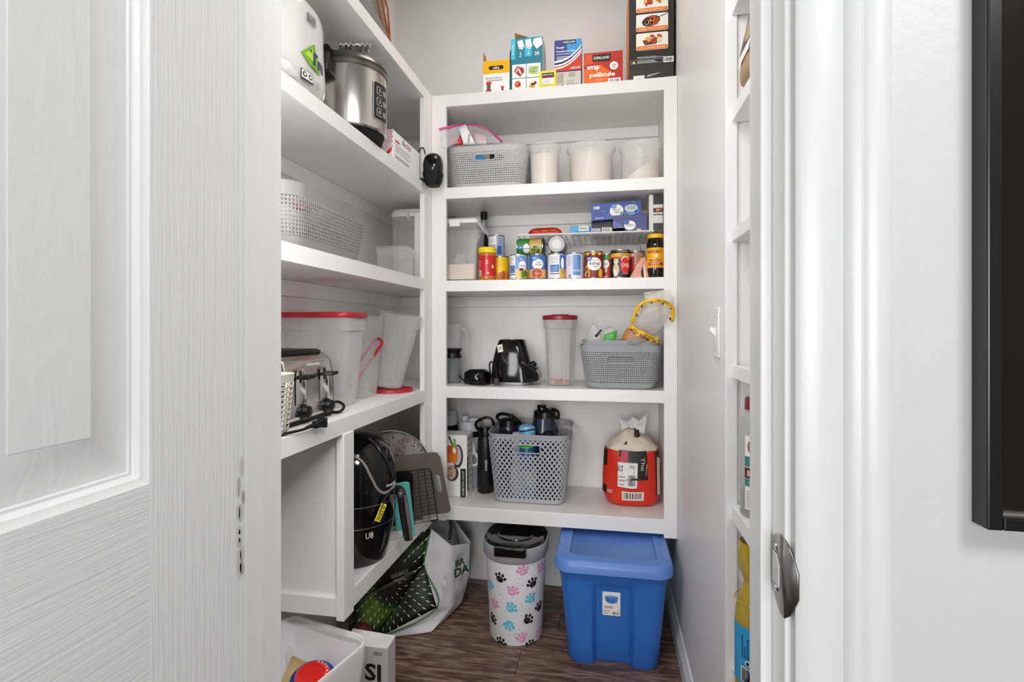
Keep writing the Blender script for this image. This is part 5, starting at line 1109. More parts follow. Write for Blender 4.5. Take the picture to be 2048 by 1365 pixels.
MB().box(-.012, .012, -.01, .01, 0, .02).build('spout', BLACK, t, bevel=.004, loc=(.01, .01, zt-.003))
for nm, lab, u, v, Yb_, m, rr in (('black_cup', 'black cup with a flip spout right of the pale blue lid', 1098, 864, 2.268, '#131417', .029), ('black_cup', 'small black cup between violet bottle and pale blue lid', 1030, 852, 2.40, '#101012', .033), ('grey_cup', 'grey cup in the back left corner of the lattice bin', 1032, 866, 2.275, '#b9bccb', .02)):
    q = at(u, v, Yb_); t = thing(nm, lab, 'cup', (q.x, Yb_+.012, Z+.01)); zt = q.z-Z-.01
    lathe_part('body', [(.0001, 0), (rr*.85, 0), (rr*.9, .004), (rr, zt-.03)], mat(m, .3, var=.05), t, 24)
    lathe_part('lid', [(rr, zt-.034), (rr*1.04, zt-.032), (rr*1.02, zt-.008), (rr*.7, zt), (.0001, zt)], mat(m, .35, var=.03), t, 24)
q = at(1050, 895, 2.24); t = thing('green_ring', 'bright green ring seen in the handle hole of the lattice bin', 'ring', (q.x, 2.27, q.z+.012), (0, 0, 0))
MB().tube([(.03*math.cos(a/16*2*PI), .022*math.sin(a/16*2*PI), -.008*(1-math.sin(a/16*2*PI))) for a in range(16)], .0055, 8, closed=True).build('ring', mat('#3fd63a', .35), t)
t = thing('pouch', 'white and blue printed pouch low inside the lattice bin', 'pouch', (cx0-.025, Yf+.056, Z+.01))
crumple([ell_ring(0, 0, z, .062*f, .022*f, 16) for z, f in ((.0, .9), (.06, 1), (.12, 1), (.15, .8))], 'pouch', mat('#c3c6cf', .4, var=.4, vs=30), t, .006, 25)
Pr().rect(.0, .01, .05, .06, '#3f66b0', 1).rect(-.01, .13, .04, .15, '#2f5aa6', 1).build('print', t, front(-.026))

# rice bag with knotted handles
t = thing('rice_bag', 'red rice bag with a knotted cream top and black label on the bottom shelf', 'bag', (ux(1262, 2.35), 2.355, Z))
prof = [(0, .80), (.006, .92), (.03, 1.0), (.10, 1.04), (.18, 1.03), (.235, .96), (.262, .80), (.285, .52), (.30, .30), (.315, .24)]
def RR(z):
    for (za, fa), (zb, fb) in zip(prof, prof[1:]):
        if za <= z <= zb: return fa+(fb-fa)*(z-za)/(zb-za)
    return .24
rx, ry = .118, .088; zr = .235
mk = lambda zz: [ell_ring(0, 0, z, rx*RR(z), ry*RR(z), 32, .75) for z in zz]
crumple(mk([0, .004, .02, .05, .1, .15, .2, zr]), 'red_body', mat('#d6301a', .38, var=.06, vs=8), t, .006, 14, cap1=False)
crumple(mk([zr-.001, .25, .262, .275, .285, .3, .315]), 'cream_top', mat('#d8cdb9', .5, var=.06, bump=.4, bs=18), t, .013, 24, cap0=False)
def bagmap(x, y, e):
    f = RR(y); a = x/(rx*1.0); c, s = math.cos(-PI/2+a), math.sin(-PI/2+a); k = .75
    P_ = Vector((rx*f*math.copysign(abs(c)**k, c), ry*f*math.copysign(abs(s)**k, s), y)); nrm = Vector((c/rx, s/ry, 0)).normalized()
    return P_+noise.noise_vector(P_*14)*.006+nrm*(e+.003)
p = Pr()
for s, k0 in ((1, .105), (-1, -.115)): p.poly([(k0, .05), (k0+s*.05, .05), (k0+s*.05, .232), (k0, .232)], '#1c1413' if s < 0 else '#2a1d1a', 1)
p.poly([(.112, .05), (.15, .05), (.15, .2), (.115, .21)], '#d8cfc0', 2)
p.rect(-.045, .118, .052, .238, '#17100f', 2).rect(-.036, .19, -.008, .236, '#b0243a', 3).text(.030, .185, 'Thai', .014, '#d9d2c8', 3, rot=-PI/2, w=.05, bold=0).text(.044, .16, 'jasmine', .008, '#b9b2a8', 3, rot=-PI/2, w=.05)
p.rect(-.046, .085, .012, .19, '#eeebe6', 4, .003).text(-.034, .166, 'TLD', .02, '#2c2c2e', 5, rot=-PI/2, w=.026).bars(-.008, .095, .008, .14, '#3a3a3c', 5, 9).lines(-.04, .095, -.014, .145, 3, '#b98a8e', 5, .3).lines(-.006, .148, .008, .184, 5, '#6a6a6c', 5, .4)
p.bars(-.020, .036, .030, .062, '#22201f', 3, 14, '#e9dfd8').text(-.09, .062, 'RICE', .014, '#e9e3da', 3, w=.03)
p.build('bag_print', t, bagmap, cut=.014)
CW = mat('#e6e4df', .5, bump=.2)
for sgn, x0, hh_, rz_ in ((-1, -.015, .055, .2), (1, .035, .075, -.3)):
    o = MB().patch((x0-.022, -.02*sgn, .30), (x0+.022, -.02*sgn, .30), (x0+.034, -.03*sgn, .30+hh_*1.25), (x0+.0, -.032*sgn, .30+hh_*.8), 6, 6, f=noisef(5, .012, sgn)).patch((x0-.022, -.018*sgn, .30), (x0+.02, -.018*sgn, .30), (x0-.005, -.026*sgn, .30+hh_*.8), (x0-.036, -.024*sgn, .30+hh_), 6, 6, f=noisef(5, .012, 3+sgn)).build('knot_ear', CW, t, solid=.002, smooth=60)
MB().patch((.012, -.06, .25), (.045, -.05, .25), (.03, -.022, .325), (.012, -.025, .325), 4, 6, f=noisef(5, .006, 9)).build('dark_fold', mat('#2a1416', .5, var=.2), t, solid=.002)
MB().patch((-.085, -.05, .245), (-.02, -.07, .262), (-.015, -.03, .30), (-.05, -.02, .285), 6, 5, f=noisef(5, .006, 6)).build('dark_fold', mat('#1c1718', .5, var=.2), t, solid=.002)
# ------------------------------------------------------------------ lower cubby of the left unit
Z = ZL[4][0]+.0003
fx_, fy_ = -.845, 1.655
t = thing('air_fryer', 'large black air fryer with a silver trim curve and a long handle', 'air fryer', (fx_, fy_, Z))
FP = [(.0001, 0), (.098, .0), (.106, .006), (.118, .05), (.131, .11), (.138, .16), (.141, .2), (.141, .26), (.134, .32), (.118, .365), (.085, .40), (.04, .415), (.0001, .418)]
def FR(z):
    z -= Z
    for (ra, za), (rb, zb) in zip(FP[1:], FP[2:]):
        if za <= z <= zb: return ra+(rb-ra)*(z-za)/max(1e-6, zb-za)
    return .1 if z < .1 else .04
lathe_part('body', FP, GLOSS, t, 56, smooth=50)
def on(u, v, out=.002):
    p = hit(u, v, fx_, fy_, FR); d = Vector((p.x-fx_, p.y-fy_, 0)).normalized(); return p+d*out-Vector((fx_, fy_, Z))
MB().tube([on(*q) for q in ((700, 903), (710, 914), (722, 922), (731, 934), (738, 948), (745, 962), (753, 977), (764, 986), (776, 984), (783, 978), (788, 970))], .0055, 8, flat=.8).build('silver_trim', mat('#a9a7a6', .25, .7), t)
MB().tube([on(*q) for q in ((706, 872), (722, 870), (738, 878), (752, 892), (764, 908), (774, 926), (781, 945), (786, 962))], .003, 6).build('edge_highlight', mat('#3c3d40', .2, .6), t)  # highlight along the body's silhouette, modelled as a thin paler tube
for zz in (.135, .205): lathe_part('seam', [(FR(Z+zz)+.0002, zz-.0012), (FR(Z+zz)+.0012, zz), (FR(Z+zz)+.0002, zz+.0012)], mat('#5a5b5e', .3, .3), t, 56)
p0 = on(778, 968, .008); d = Vector((p0.x, p0.y, 0)).normalized(); ex = Vector((-d.y, d.x, 0))
Pr().text(0, 0, 'PowerXL', .011, '#e8e8e8', 1, w=.05).build('brand_print', t, plane(p0, ex, (0, 0, 1)))
p0 = on(738, 1071, .004); d = Vector((p0.x, p0.y, 0)).normalized(); ex = Vector((-d.y, d.x, 0))
Pr().text(0, 0, 'U8', .02, '#cfcfcf', 1, w=.026).build('mark_print', t, plane(p0, ex, (0, 0, 1)))
L0 = lambda u, v, X: atX(u, v, X)-Vector((fx_, fy_, Z))
hs = [on(786, 985, -.004), L0(797, 978, -.69), L0(803, 990, -.672), L0(808, 1020, -.668), L0(814, 1058, -.668), L0(817, 1079, -.668)]
MB().tube(hs, [.012, .014, .016, .017, .017, .014], 10, flat=.75).build('handle', mat('#151516', .3), t)
MB().tube([h_+Vector((.013, -.006, 0)) for h_ in hs[2:]], [.004, .007, .007, .005], 8, flat=.5).build('handle_strip', mat('#8a8580', .3, .6), t)
tg = MB().box(-.010, .010, -.0012, .0012, -.028, .028).build('warning_tag', mat('#efe02a', .5), t, smooth=0); tg.location = on(757, 1024, .012); tg.rotation_euler = (0, math.radians(28), 1.0)
Pr().bars(-.024, -.008, .024, .008, '#3c3510', 1, 9).build('tag_print', tg, plane((0, -.0012, 0), (0, 0, 1), (-1, 0, 0)))
MB().tube([on(742, 1048, .008), on(750, 1036, .010), on(762, 1006, .010), on(772, 986, .012), on(782, 976, .02), on(786, 990, .014)], .0035, 8).build('cord', BLACKM, t)

def leaning(name, label, cat, c, yaw, tilt):        # a flat thing standing nearly upright: local x along it, z up, y through it
    return thing(name, label, cat, c, (math.radians(tilt), 0, math.radians(yaw)))
t = leaning('round_pan', 'speckled dark round pan with a bright rim standing on edge', 'pan', (-.842, 1.930, Z+.186), 40, 0)
SPK = bpy.data.materials.new('speckle'); SPK.use_nodes = True; nt = SPK.node_tree; nn_ = nt.nodes
tx = nn_.new('ShaderNodeTexVoronoi'); tx.inputs['Scale'].default_value = 95; rp = nn_.new('ShaderNodeValToRGB'); rp.color_ramp.elements[0].position = .25; rp.color_ramp.elements[0].color = lin('#1d1a19'); rp.color_ramp.elements[1].position = .38; rp.color_ramp.elements[1].color = lin('#8f8987')
tn_ = nn_.new('ShaderNodeTexNoise'); tn_.inputs['Scale'].default_value = 9; mx_ = nn_.new('ShaderNodeMix'); mx_.data_type = 'RGBA'; mx_.inputs[7].default_value = lin('#5a3a2c'); r2 = nn_.new('ShaderNodeValToRGB'); r2.color_ramp.elements[0].position = .5; r2.color_ramp.elements[1].position = .68
tc_ = nn_.new('ShaderNodeTexCoord'); nt.links.new(tc_.outputs['Object'], tx.inputs['Vector']); nt.links.new(tc_.outputs['Object'], tn_.inputs['Vector'])
nt.links.new(tx.outputs['Distance'], rp.inputs[0]); nt.links.new(rp.outputs[0], mx_.inputs[6]); nt.links.new(tn_.outputs['Fac'], r2.inputs[0]); nt.links.new(r2.outputs[0], mx_.inputs[0])
nt.links.new(mx_.outputs[2], nn_['Principled BSDF'].inputs['Base Color']); nn_['Principled BSDF'].inputs['Roughness'].default_value = .4
lathe_part('dish', [(.0001, .0), (.13, .0), (.168, -.010), (.178, -.018)], SPK, t, 56, xf=R(90, 'X'), solid=.0015)
MB().tube([(.181*math.cos(a/64*2*PI), .019, .181*math.sin(a/64*2*PI)) for a in range(64)], .0032, 8, closed=True).build('rim', mat('#b9b5b0', .2, .9), t)

q0 = (-.752, 2.0, Z)
t = leaning('baking_sheet', 'dark brown baking sheet with a hand slot, leaning out of the cubby', 'baking sheet', (-.752, 1.985, Z+.012), 43, 0)
# outline of the sheet with its slot, in its own plane
out = [Vector((x, 0, z)) for x, z in ((-.15, .015), (.145, .0), (.155, .008), (.108, .232), (.095, .252), (.075, .258), (-.15, .262))]
SHB = mat('#6f645b', .35, .3, var=.06)
bmx = bmesh.new(); oc = [bmx.verts.new(v) for v in out]
sl = [Vector((.098+x*.9-.19*z, 0, .128+z)) for x, z in rrect(.03, .076, .0148, 4)]; ic = [bmx.verts.new(v) for v in sl]
oe = [bmx.edges.new((oc[i], oc[(i+1) % len(oc)])) for i in range(len(oc))]+[bmx.edges.new((ic[i], ic[(i+1) % len(ic)])) for i in range(len(ic))]
bmesh.ops.triangle_fill(bmx, edges=oe, use_beauty=True)
me = bpy.data.meshes.new('sheet'); bmx.to_mesh(me); bmx.free(); me.materials.append(SHB)
o = bpy.data.objects.new('sheet', me); COL.objects.link(o); o.parent = t; md = o.modifiers.new('t', 'SOLIDIFY'); md.thickness = .0025; md.offset = 0
MB().tube([Vector((v.x, -.001, v.z)) for v in sl], .0018, 6, closed=True).build('slot_edge', SHB, t)
t = leaning('cooling_rack', 'black wire cooling rack leaning in front of the brown baking sheet', 'rack', (-.752+.02, 1.985-.022, Z+.004), 43, 0)
BW = mat('#0e0d0d', .4, var=0)
rk = [(-.11, .008), (.083, .0), (.052, .2), (.044, .21), (-.11, .215)]
MB().tube([(x, 0, z) for x, z in rk], .0028, 6, closed=True).build('frame_wire', BW, t)
for k in range(1, 14): z = .215*k/14; MB().tube([(-.11, 0, z), (.083-.155*z, 0, z)], .0012, 5).build('long_wire', BW, t)
for k in range(1, 6): x = -.11+.19*k/6; MB().tube([(x, 0, .005), (x-.15*.2*k/6, 0, .213)], .0014, 5).build('cross_wire', BW, t)
q = at(812, 1052, 1.84)
t = leaning('cutting_board', 'thin turquoise cutting board standing on edge beside the fryer handle', 'cutting board', (q.x, 1.84, Z), 30, 0)
MB().loft([[Vector((x, yv, z)) for x, z in ((-.035, 0), (.035, 0), (.012, .2), (-.0, .205), (-.05, .2))] for yv in (-.004, .004)]).build('board', mat('#5fb9b8', .45), t, smooth=0, bevel=.002)
q = at(800, 1050, 1.87)
t = leaning('black_tray', 'black tray standing on edge behind the turquoise board', 'tray', (q.x-.01, 1.89, Z), 32, 0)
MB().loft([[Vector((x*f, yv, .115+(z)*f)) for x, z in rrect(.1, .23, .03, 5)] for yv, f in ((-.008, 1), (-.006, 1), (.006, .94), (.008, .94))]).build('tray', BLACK, t, smooth=40)
q = at(778, 1073, 1.80)
t = thing('white_dish', 'small white dish lying on the cubby shelf under the fryer handle', 'dish', (q.x, 1.83, Z), (0, 0, .5))
MB().loft([[Vector((x*f, yv*f, z)) for x, yv in rrect(.075, .055, .015, 4)] for f, z in ((.8, 0), (.95, .004), (1, .03), (.95, .03), (.86, .008))]).build('dish', WHITEP, t)
t = thing('pot_stack', 'dark cooking pot at the back of the cubby behind the round pan', 'pot', (-.93, 2.3, Z))
lathe_part('pot', [(.0001, 0), (.10, 0), (.108, .008), (.11, .2), (.114, .203), (.114, .208), (.106, .208), (.104, .012), (.0001, .010)], mat('#2b2523', .4, .3, var=.1), t, 36)
MB().tube([(-.04, -.11, .17), (-.04, -.14, .175), (.04, -.14, .175), (.04, -.11, .17)], .007, 8).build('side_handle', BLACKM, t)
t = thing('copper_lid', 'brownish pot lid lying on the dark pot in the cubby', 'lid', (-.93, 2.3, Z+.209))
lathe_part('lid', [(.118, 0), (.116, .006), (.08, .02), (.02, .028), (.0001, .029)], mat('#7a4a34', .35, .5), t, 36)
lathe_part('knob', [(.008, .028), (.008, .04), (.018, .05), (.015, .056), (.0001, .058)], BLACKM, t, 20)

# ------------------------------------------------------------------ on the floor
# pet food bin with paw prints
c = atZ(1033, 1297, 0); rb = .112
t = thing('pet_food_bin', 'small white bin with pink, blue and black paw prints and a black lid', 'bin', (ux(1032, c.y+rb), c.y+rb, 0))
hb_ = .345
SPW = bpy.data.materials.new('speckled_white'); SPW.use_nodes = True; nt = SPW.node_tree; v_ = nt.nodes.new('ShaderNodeTexVoronoi'); v_.inputs['Scale'].default_value = 85; rp = nt.nodes.new('ShaderNodeValToRGB')
rp.color_ramp.elements[0].position = .13; rp.color_ramp.elements[0].color = lin('#3c3c40'); rp.color_ramp.elements[1].position = .18; rp.color_ramp.elements[1].color = lin('#e9e8ec')
n2 = nt.nodes.new('ShaderNodeTexNoise'); n2.inputs['Scale'].default_value = 40; m2 = nt.nodes.new('ShaderNodeMath'); m2.operation = 'MULTIPLY_ADD'; m2.inputs[1].default_value = .5; tco = nt.nodes.new('ShaderNodeTexCoord')
nt.links.new(tco.outputs['Object'], v_.inputs['Vector']); nt.links.new(tco.outputs['Object'], n2.inputs['Vector']); nt.links.new(n2.outputs['Fac'], m2.inputs[0]); nt.links.new(v_.outputs['Distance'], m2.inputs[2])
m3 = nt.nodes.new('ShaderNodeMath'); m3.operation = 'SUBTRACT'; m3.inputs[1].default_value = .21; nt.links.new(m2.outputs[0], m3.inputs[0]); nt.links.new(m3.outputs[0], rp.inputs[0])
nt.links.new(rp.outputs[0], nt.nodes['Principled BSDF'].inputs['Base Color']); nt.nodes['Principled BSDF'].inputs['Roughness'].default_value = .4
RB = lambda z: rb*.955+(.016)*z/hb_
bd = lathe_part('body', [(.0001, .001), (RB(0)*.97, .001), (RB(0), .006), (RB(hb_), hb_)], SPW, t, 56)
p = Pr()
def paw(x, y, c, rot, s=1.):
    ca, sa = math.cos(rot), math.sin(rot); P_ = lambda a, b: (x+(a*ca-b*sa)*s, y+(a*sa+b*ca)*s)
    s = s*1.3; p.ell(*P_(0, -.004), .0125*s, .0105*s, c, 1, rot, 14).ell(*P_(-.002, -.003), .007*s, .0045*s, '#3a3a3c' if c == '#141415' else ('#e3bcd6' if c[1] == 'd' else '#8fd6e6'), 2, rot+.5, 10)
    for a, b in ((-.0155, .004), (-.006, .0125), (.006, .0125), (.0155, .004)): p.ell(*P_(a, b), .0046*s, .006*s, c, 1, rot+a*-20, 10)
PI_, BL_, BK_ = '#d78fbe', '#4fb8d6', '#141415'
for u, v, c_, ro in ((1046, 1143, PI_, .3), (1081, 1137, PI_, -.6), (1000, 1157, BK_, -.3), (1065, 1167, BK_, .5), (981, 1171, BL_, 0), (1025, 1184, PI_, -.5), (1062, 1198, BL_, .6), (989, 1209, PI_, -.4), (1022, 1217, BL_, -.7), (1078, 1214, BK_, .2), (986, 1238, BK_, -1.), (1056, 1240, BK_, -.9), (1018, 1251, BL_, 2.9), (1044, 1277, PI_, .3), (1078, 1266, PI_, .5), (1002, 1286, BK_, -.3), (1061, 1291, BK_, -.2), (1092, 1180, BL_, .4), (976, 1200, BK_, 0)):
    h_ = hit(u, v, t.location.x, t.location.y, lambda z: RB(max(0, min(hb_, z))))
    if h_:
        p = Pr(); a = math.atan2(h_.x-t.location.x, -(h_.y-t.location.y)); paw(a*RB(0), h_.z, c_, ro, .92)
        p.build('paw_print', bd, cyl(lambda y: RB(y), 0), cut=.012, eps=.0004)['kind'] = 'stuff'
GRB = mat('#9b9ba2', .4)
MB().loft([[Vector((x*f, y*f+.012, z)) for x, y in rrect(.262, .30, .125, 10)] for f, z in ((.90, .325), (.93, .328), (.985, .338), (1, .385), (.985, .390), (.93, .388))], cap1=False).build('collar', GRB, t, smooth=40)
MB().loft([[Vector((x*f, y*f+.012, z)) for x, y in rrect(.25, .288, .12, 10)] for f, z in ((1.0, .386), (1.0, .394), (.95, .401), (.82, .402), (.8, .398), (.62, .399), (.6, .403), (.55, .403), (.52, .398))]).build('lid', GLOSS, t, smooth=30)
MB().loft([[Vector((x, y, z)) for x, y in ((-.064, -.128), (.064, -.128), (.06, -.147), (-.06, -.147))] for z in (.362, .396)]).build('lid_tab', GLOSS, t, bevel=.003)

# blue tote
xa, xb = ux(1107, 1.885), ux(1352, 1.885); wt = xb-xa
t = thing('storage_tote', 'blue lidded plastic storage tote on the floor by the right wall', 'tote', ((xa+xb)/2-.002, 1.885+.285, 0))
BLU = mat('#2c69bb', .38, bump=.08, bs=200); BLL = mat('#5c87cf', .38, bump=.08, bs=200)
ht = .396; dt = .555
def tring(z, w_, d_, ind):
    pts = []; hw, hd = w_/2, d_/2
    base = rrect(w_, d_, .045, 6)
    # insert a shallow upright channel in the front and back faces
    def chan(sy):
        s = [(-.075, 0), (-.058, 1), (.058, 1), (.075, 0)]
        if sy < 0: return [(x, -hd+ind*k) for x, k in s]
        return [(x, hd-ind*k) for x, k in reversed(s)]
    n6 = 7
    q1, q2, q3, q4 = base[:n6], base[n6:2*n6], base[2*n6:3*n6], base[3*n6:]
    return [Vector((x, y, z)) for x, y in chan(-1)+q1+q2+chan(1)+q3+q4]
f_ = lambda z: .83+.17*z/ht
rg = [tring(z, wt*.93*f_(z)*k, dt*.95*f_(z)*k, i) for z, i, k in ((.0, .03, .97), (.012, .03, 1), (.12, .026, 1), (.22, .021, 1), (.30, .018, 1), (.308, .016, 1), (.320, .0, 1), (.330, .0, 1.0), (.334, .0, 1.012), (ht-.02, .0, 1.012))]
bd = MB().loft(rg, cap1=False).build('body', BLU, t, smooth=40)
def lring(f, z, i=0): return [Vector((x*f, y*f, z)) for x, y in rrect(wt, dt+.01, .06, 8)]
MB().loft([lring(.955, ht-.036), lring(1.0, ht-.034), lring(1.0, ht-.012), lring(.985, ht+.004), lring(.96, ht+.009), lring(.80, ht+.009), lring(.795, ht+.002), lring(.78, ht-.002)]).build('lid', BLL, t, smooth=40)
for s in (-1, 1): MB().loft([[Vector((s*wt*k, y, z)) for k, y in ((.37, -dt*.36), (.42, -dt*.37), (.42, dt*.37), (.37, dt*.36))] for z in (ht-.002, ht+.0105)]).build('lid_rail', BLL, t, bevel=.003)
yf = lambda z: -(dt*.95*f_(z))/2
lz = .19; fy = yf(lz)+.0225
p = Pr().rect(-.032, 0, .032, .094, '#ebe9ea', 1, .003).poly([(-.024, .075), (.0, .081), (.024, .076), (.02, .052), (-.003, .047), (-.02, .056)], '#3f7cc9', 2).poly([(-.025, .074), (.0, .0805), (.025, .0755), (.0, .070)], '#6a9ad8', 3).rect(-.014, .051, -.0115, .072, '#2a5a9c', 4).rect(.006, .05, .008, .07, '#2a5a9c', 4)
p.rect(-.027, .029, .007, .038, '#b5323a', 2, .0044).rect(-.0258, .0302, .0058, .0368, '#f1e4e4', 3, .0032).text(-.010, .0336, 'Sterilite', .006, '#a12a34', 4, w=.026).text(-.016, .018, '70 Qt / 66 L', .007, '#2b2b30', 2, w=.024).text(-.02, .0085, '18 gal', .005, '#2b2b30', 2, w=.016).bars(.004, .004, .028, .016, l=2, n=12).ell(.024, .023, .002, .002, '#3a3a52', 2, n=8)
p.build('size_label', bd, (lambda f: f)(plane((-.005, fy-.002, lz), (1, 0, 0), (0, -.15, 1))))

# shopping bag slumped under the left unit
t = thing('tote_bag', 'white and black reusable tote bag slumped on the floor under the left cubby', 'bag', (0, 0, 0))
TR, MR, BR = at(862, 1058, 2.14), at(848, 1130, 2.09), at(874, 1216, 2.06)
BLc = Vector(atZ(748, 1281, .004)); TL = Vector((-1.0, 1.93, .385)); MLf = Vector((-.99, 1.90, .17)); BLf = Vector((-.93, 1.88, .02))
BF = mat('#10150d', .45, var=.3, vs=5)
GRN = bpy.data.materials.new('black_green_print'); GRN.use_nodes = True; nt = GRN.node_tree
n1 = nt.nodes.new('ShaderNodeTexNoise'); n1.inputs['Scale'].default_value = 7; rp = nt.nodes.new('ShaderNodeValToRGB'); el = rp.color_ramp.elements
el[0].position = .5; el[0].color = lin('#0b0d09'); el[1].position = .72; el[1].color = lin('#6f8f1c'); e3 = el.new(.6); e3.color = lin('#1f4a17')
tco = nt.nodes.new('ShaderNodeTexCoord'); nt.links.new(tco.outputs['Object'], n1.inputs['Vector']); nt.links.new(n1.outputs['Fac'], rp.inputs[0]); nt.links.new(rp.outputs[0], nt.nodes['Principled BSDF'].inputs['Base Color']); nt.nodes['Principled BSDF'].inputs['Roughness'].default_value = .45
nf = lambda o: (lambda u, v: noise.noise(Vector((u*3+o, v*3, o)))*.012)
bul = lambda u, v: .0
side = MB().patch(MLf, MR, TR, TL, 10, 8, f=nf(0)).patch(BLf+Vector((.0, 0, 0)), BLc, MR, MLf, 8, 10, f=lambda u, v: 0).build('printed_side', GRN, t, solid=.0015, smooth=60)
MB().patch(BLc, BR, MR, MR+Vector((-.01, 0, -.004)), 8, 8).build('printed_side', GRN, t, solid=.0015, smooth=60)
def bil(c00, c10, c11, c01): return lambda x, y, e: (c00*(1-x)*(1-y)+c10*x*(1-y)+c11*x*y+c01*(1-x)*y)+Vector((.002, -.006-e, .0))
# radiating dashes on the printed side
fc = at(795, 1165, 2.0); D_ = []
nrm = (BR-BLc).cross(MR-BLc).normalized(); nrm = nrm if nrm.y < 0 else -nrm
ex = (BR-BLc).normalized(); ey = nrm.cross(ex).normalized(); ey = ey if ey.z > 0 else -ey
def inside(pt, poly):
    r_ = False
    for i in range(len(poly)):
        (x0, y0), (x1, y1) = poly[i-1], poly[i]
        if (y0 > pt[1]) != (y1 > pt[1]) and pt[0] < (x1-x0)*(pt[1]-y0)/(y1-y0)+x0: r_ = not r_
    return r_
polyU = [(752, 1274), (868, 1216), (846, 1132), (856, 1056), (720, 1195), (712, 1240)]
WD = mat('#dfe3d8', .5, var=0)
bag_plane = [(BLc, MR, MLf), (MLf, MR, TR)]
def on_bag(u, v):
    best = None
    for A_, B_, C_ in ((MLf, MR, TR), (MLf, TR, TL), (BLf, BLc, MR), (BLf, MR, MLf), (BLc, BR, MR)):
        n_ = (B_-A_).cross(C_-A_); r = _ray(u, v); dn = r.dot(n_)
        if abs(dn) < 1e-9: continue
        s = (A_-Vector((0, 0, CAM_H))).dot(n_)/dn; P_ = Vector((0, 0, CAM_H))+r*s
        v0, v1, v2 = B_-A_, C_-A_, P_-A_; d00, d01, d11, d20, d21 = v0.dot(v0), v0.dot(v1), v1.dot(v1), v2.dot(v0), v2.dot(v1)
        den = d00*d11-d01*d01; b1 = (d11*d20-d01*d21)/den; b2 = (d00*d21-d01*d20)/den
        if b1 >= -.05 and b2 >= -.05 and b1+b2 <= 1.05:
            if best is None or s < best[0]: best = (s, P_, n_.normalized())
    return best
cu, cv = 772, 1172
ms = MB()
for rr in range(1, 13):
    R_ = 12+rr*12; nd = 10+rr*4
    for k in range(nd):
        a = 2*PI*(k+.5*(rr % 2))/nd; u, v = cu+R_*math.cos(a)*1.0, cv+R_*math.sin(a)*.95
        if not inside((u, v), polyU): continue
        if abs(v-1150+(u-790)*.35) < 14 and 760 < u < 825: continue
        p_ = on_bag(u, v); q_ = on_bag(u+(6+rr*.8)*math.cos(a), v+(6+rr*.8)*math.sin(a))
        if not p_ or not q_: continue
        n_ = p_[2] if p_[2].y < 0 else -p_[2]; dr = (q_[1]-p_[1])
        if dr.length > .06: continue
        dn_ = dr.normalized().cross(n_)*(.0018+.00014*rr); of = n_*.0075
        A_, B_ = p_[1]+of, q_[1]+of; m_ = (A_+B_)/2
        ms.add([A_, m_+dn_*.9, B_, m_-dn_*.9], [(0, 1, 2, 3)])
ms.build('dash_print', WD, t, smooth=0, kind='stuff')
pp = on_bag(800, 1152)
if pp:
    n_ = pp[2] if pp[2].y < 0 else -pp[2]; e1 = on_bag(820, 1145)[1]-pp[1]; e1.normalize(); e2 = n_.cross(e1)
    Pr().text(0, .008, 'ELEGANTLY', .014, '#b9bfae', 1, w=.07, bold=0).text(-.01, -.012, 'FRESH', .012, '#b9bfae', 1, w=.04, bold=0).build('side_lettering', t, plane(pp[1]+n_*.008, e1, e2))
MB().tube([TR+Vector((.001, -.003, 0)), MR+Vector((.002, -.004, 0)), BR+Vector((.002, -.004, 0)), BLc+Vector((0, -.004, .002))], .003, 6).build('green_piping', mat('#3f7d2a', .5), t)
WB = mat('#dcdce0', .45, var=.02, bump=.25, bs=9)
TR2, MR2, BR2 = at(942, 1086, 2.30), at(940, 1150, 2.26), at(924, 1205, 2.26); BF2 = Vector(atZ(862, 1265, .003)); BE2 = Vector(atZ(915, 1215, .003))
SAG = at(903, 1092, 2.18)
def tri(a, b, c_, d_, o, amp=.012, nu=10, nv=10): return (a, b, c_, d_, nu, nv, 0, lambda u, v: noise.noise(Vector((u*3+o, v*3, o)))*amp*4*u*(1-u)*4*v*(1-v)*.8)
g = MB(); ML2 = (MR+MR2)/2+Vector((.02, -.02, 0))
g.patch(*tri(MR, ML2, SAG, TR, 1)).patch(*tri(ML2, MR2, TR2, SAG, 2)).patch(*tri(BR, (BR+BR2)/2+Vector((.015, -.02, 0)), ML2, MR, 3)).patch(*tri((BR+BR2)/2+Vector((.015, -.02, 0)), BR2, MR2, ML2, 4))
g.patch(*tri(BLc, BF2, (BR+BR2)/2+Vector((.015, -.02, 0)), BR, 5)).patch(*tri(BF2, BE2, BR2, (BR+BR2)/2+Vector((.015, -.02, 0)), 6))
wb = g.build('white_gusset', WB, t, weld=True, solid=.0015, smooth=60)
BK1, BK2 = at(906, 1036, 2.36), at(870, 1030, 2.30)
MB().patch(MR2, MR2+Vector((-.06, .10, 0)), BK1, TR2, 6, 6).patch(MR2+Vector((-.06, .10, 0)), Vector((-.93, 2.15, .16)), TL+Vector((0.02, .12, .0)), BK1, 6, 6).build('back_side', mat('#c9cacd', .5), t, solid=.0015)
MB().tube([at(900, 1035, 2.33), at(902, 1055, 2.30), at(899, 1080, 2.25)], .007, 8, flat=.4).build('strap', mat('#2c5a24', .5), t)
e1 = (ML2-MR).normalized()
W0 = at(912, 1138, 2.16); WX = (at(932, 1128, 2.19)-W0).normalized(); WZ = (at(910, 1110, 2.165)-W0).normalized(); WN = WX.cross(WZ)
Pr().text(-.005, .03, 'BR', .028, '#173a1c', 1, bold=.04, al='L').text(-.012, -.006, 'DA', .036, '#173a1c', 1, bold=.04, al='L').build('lettering', t, plane(W0-WN*-.02+Vector((0, -.012, 0)), WX, WZ))
p = Pr()
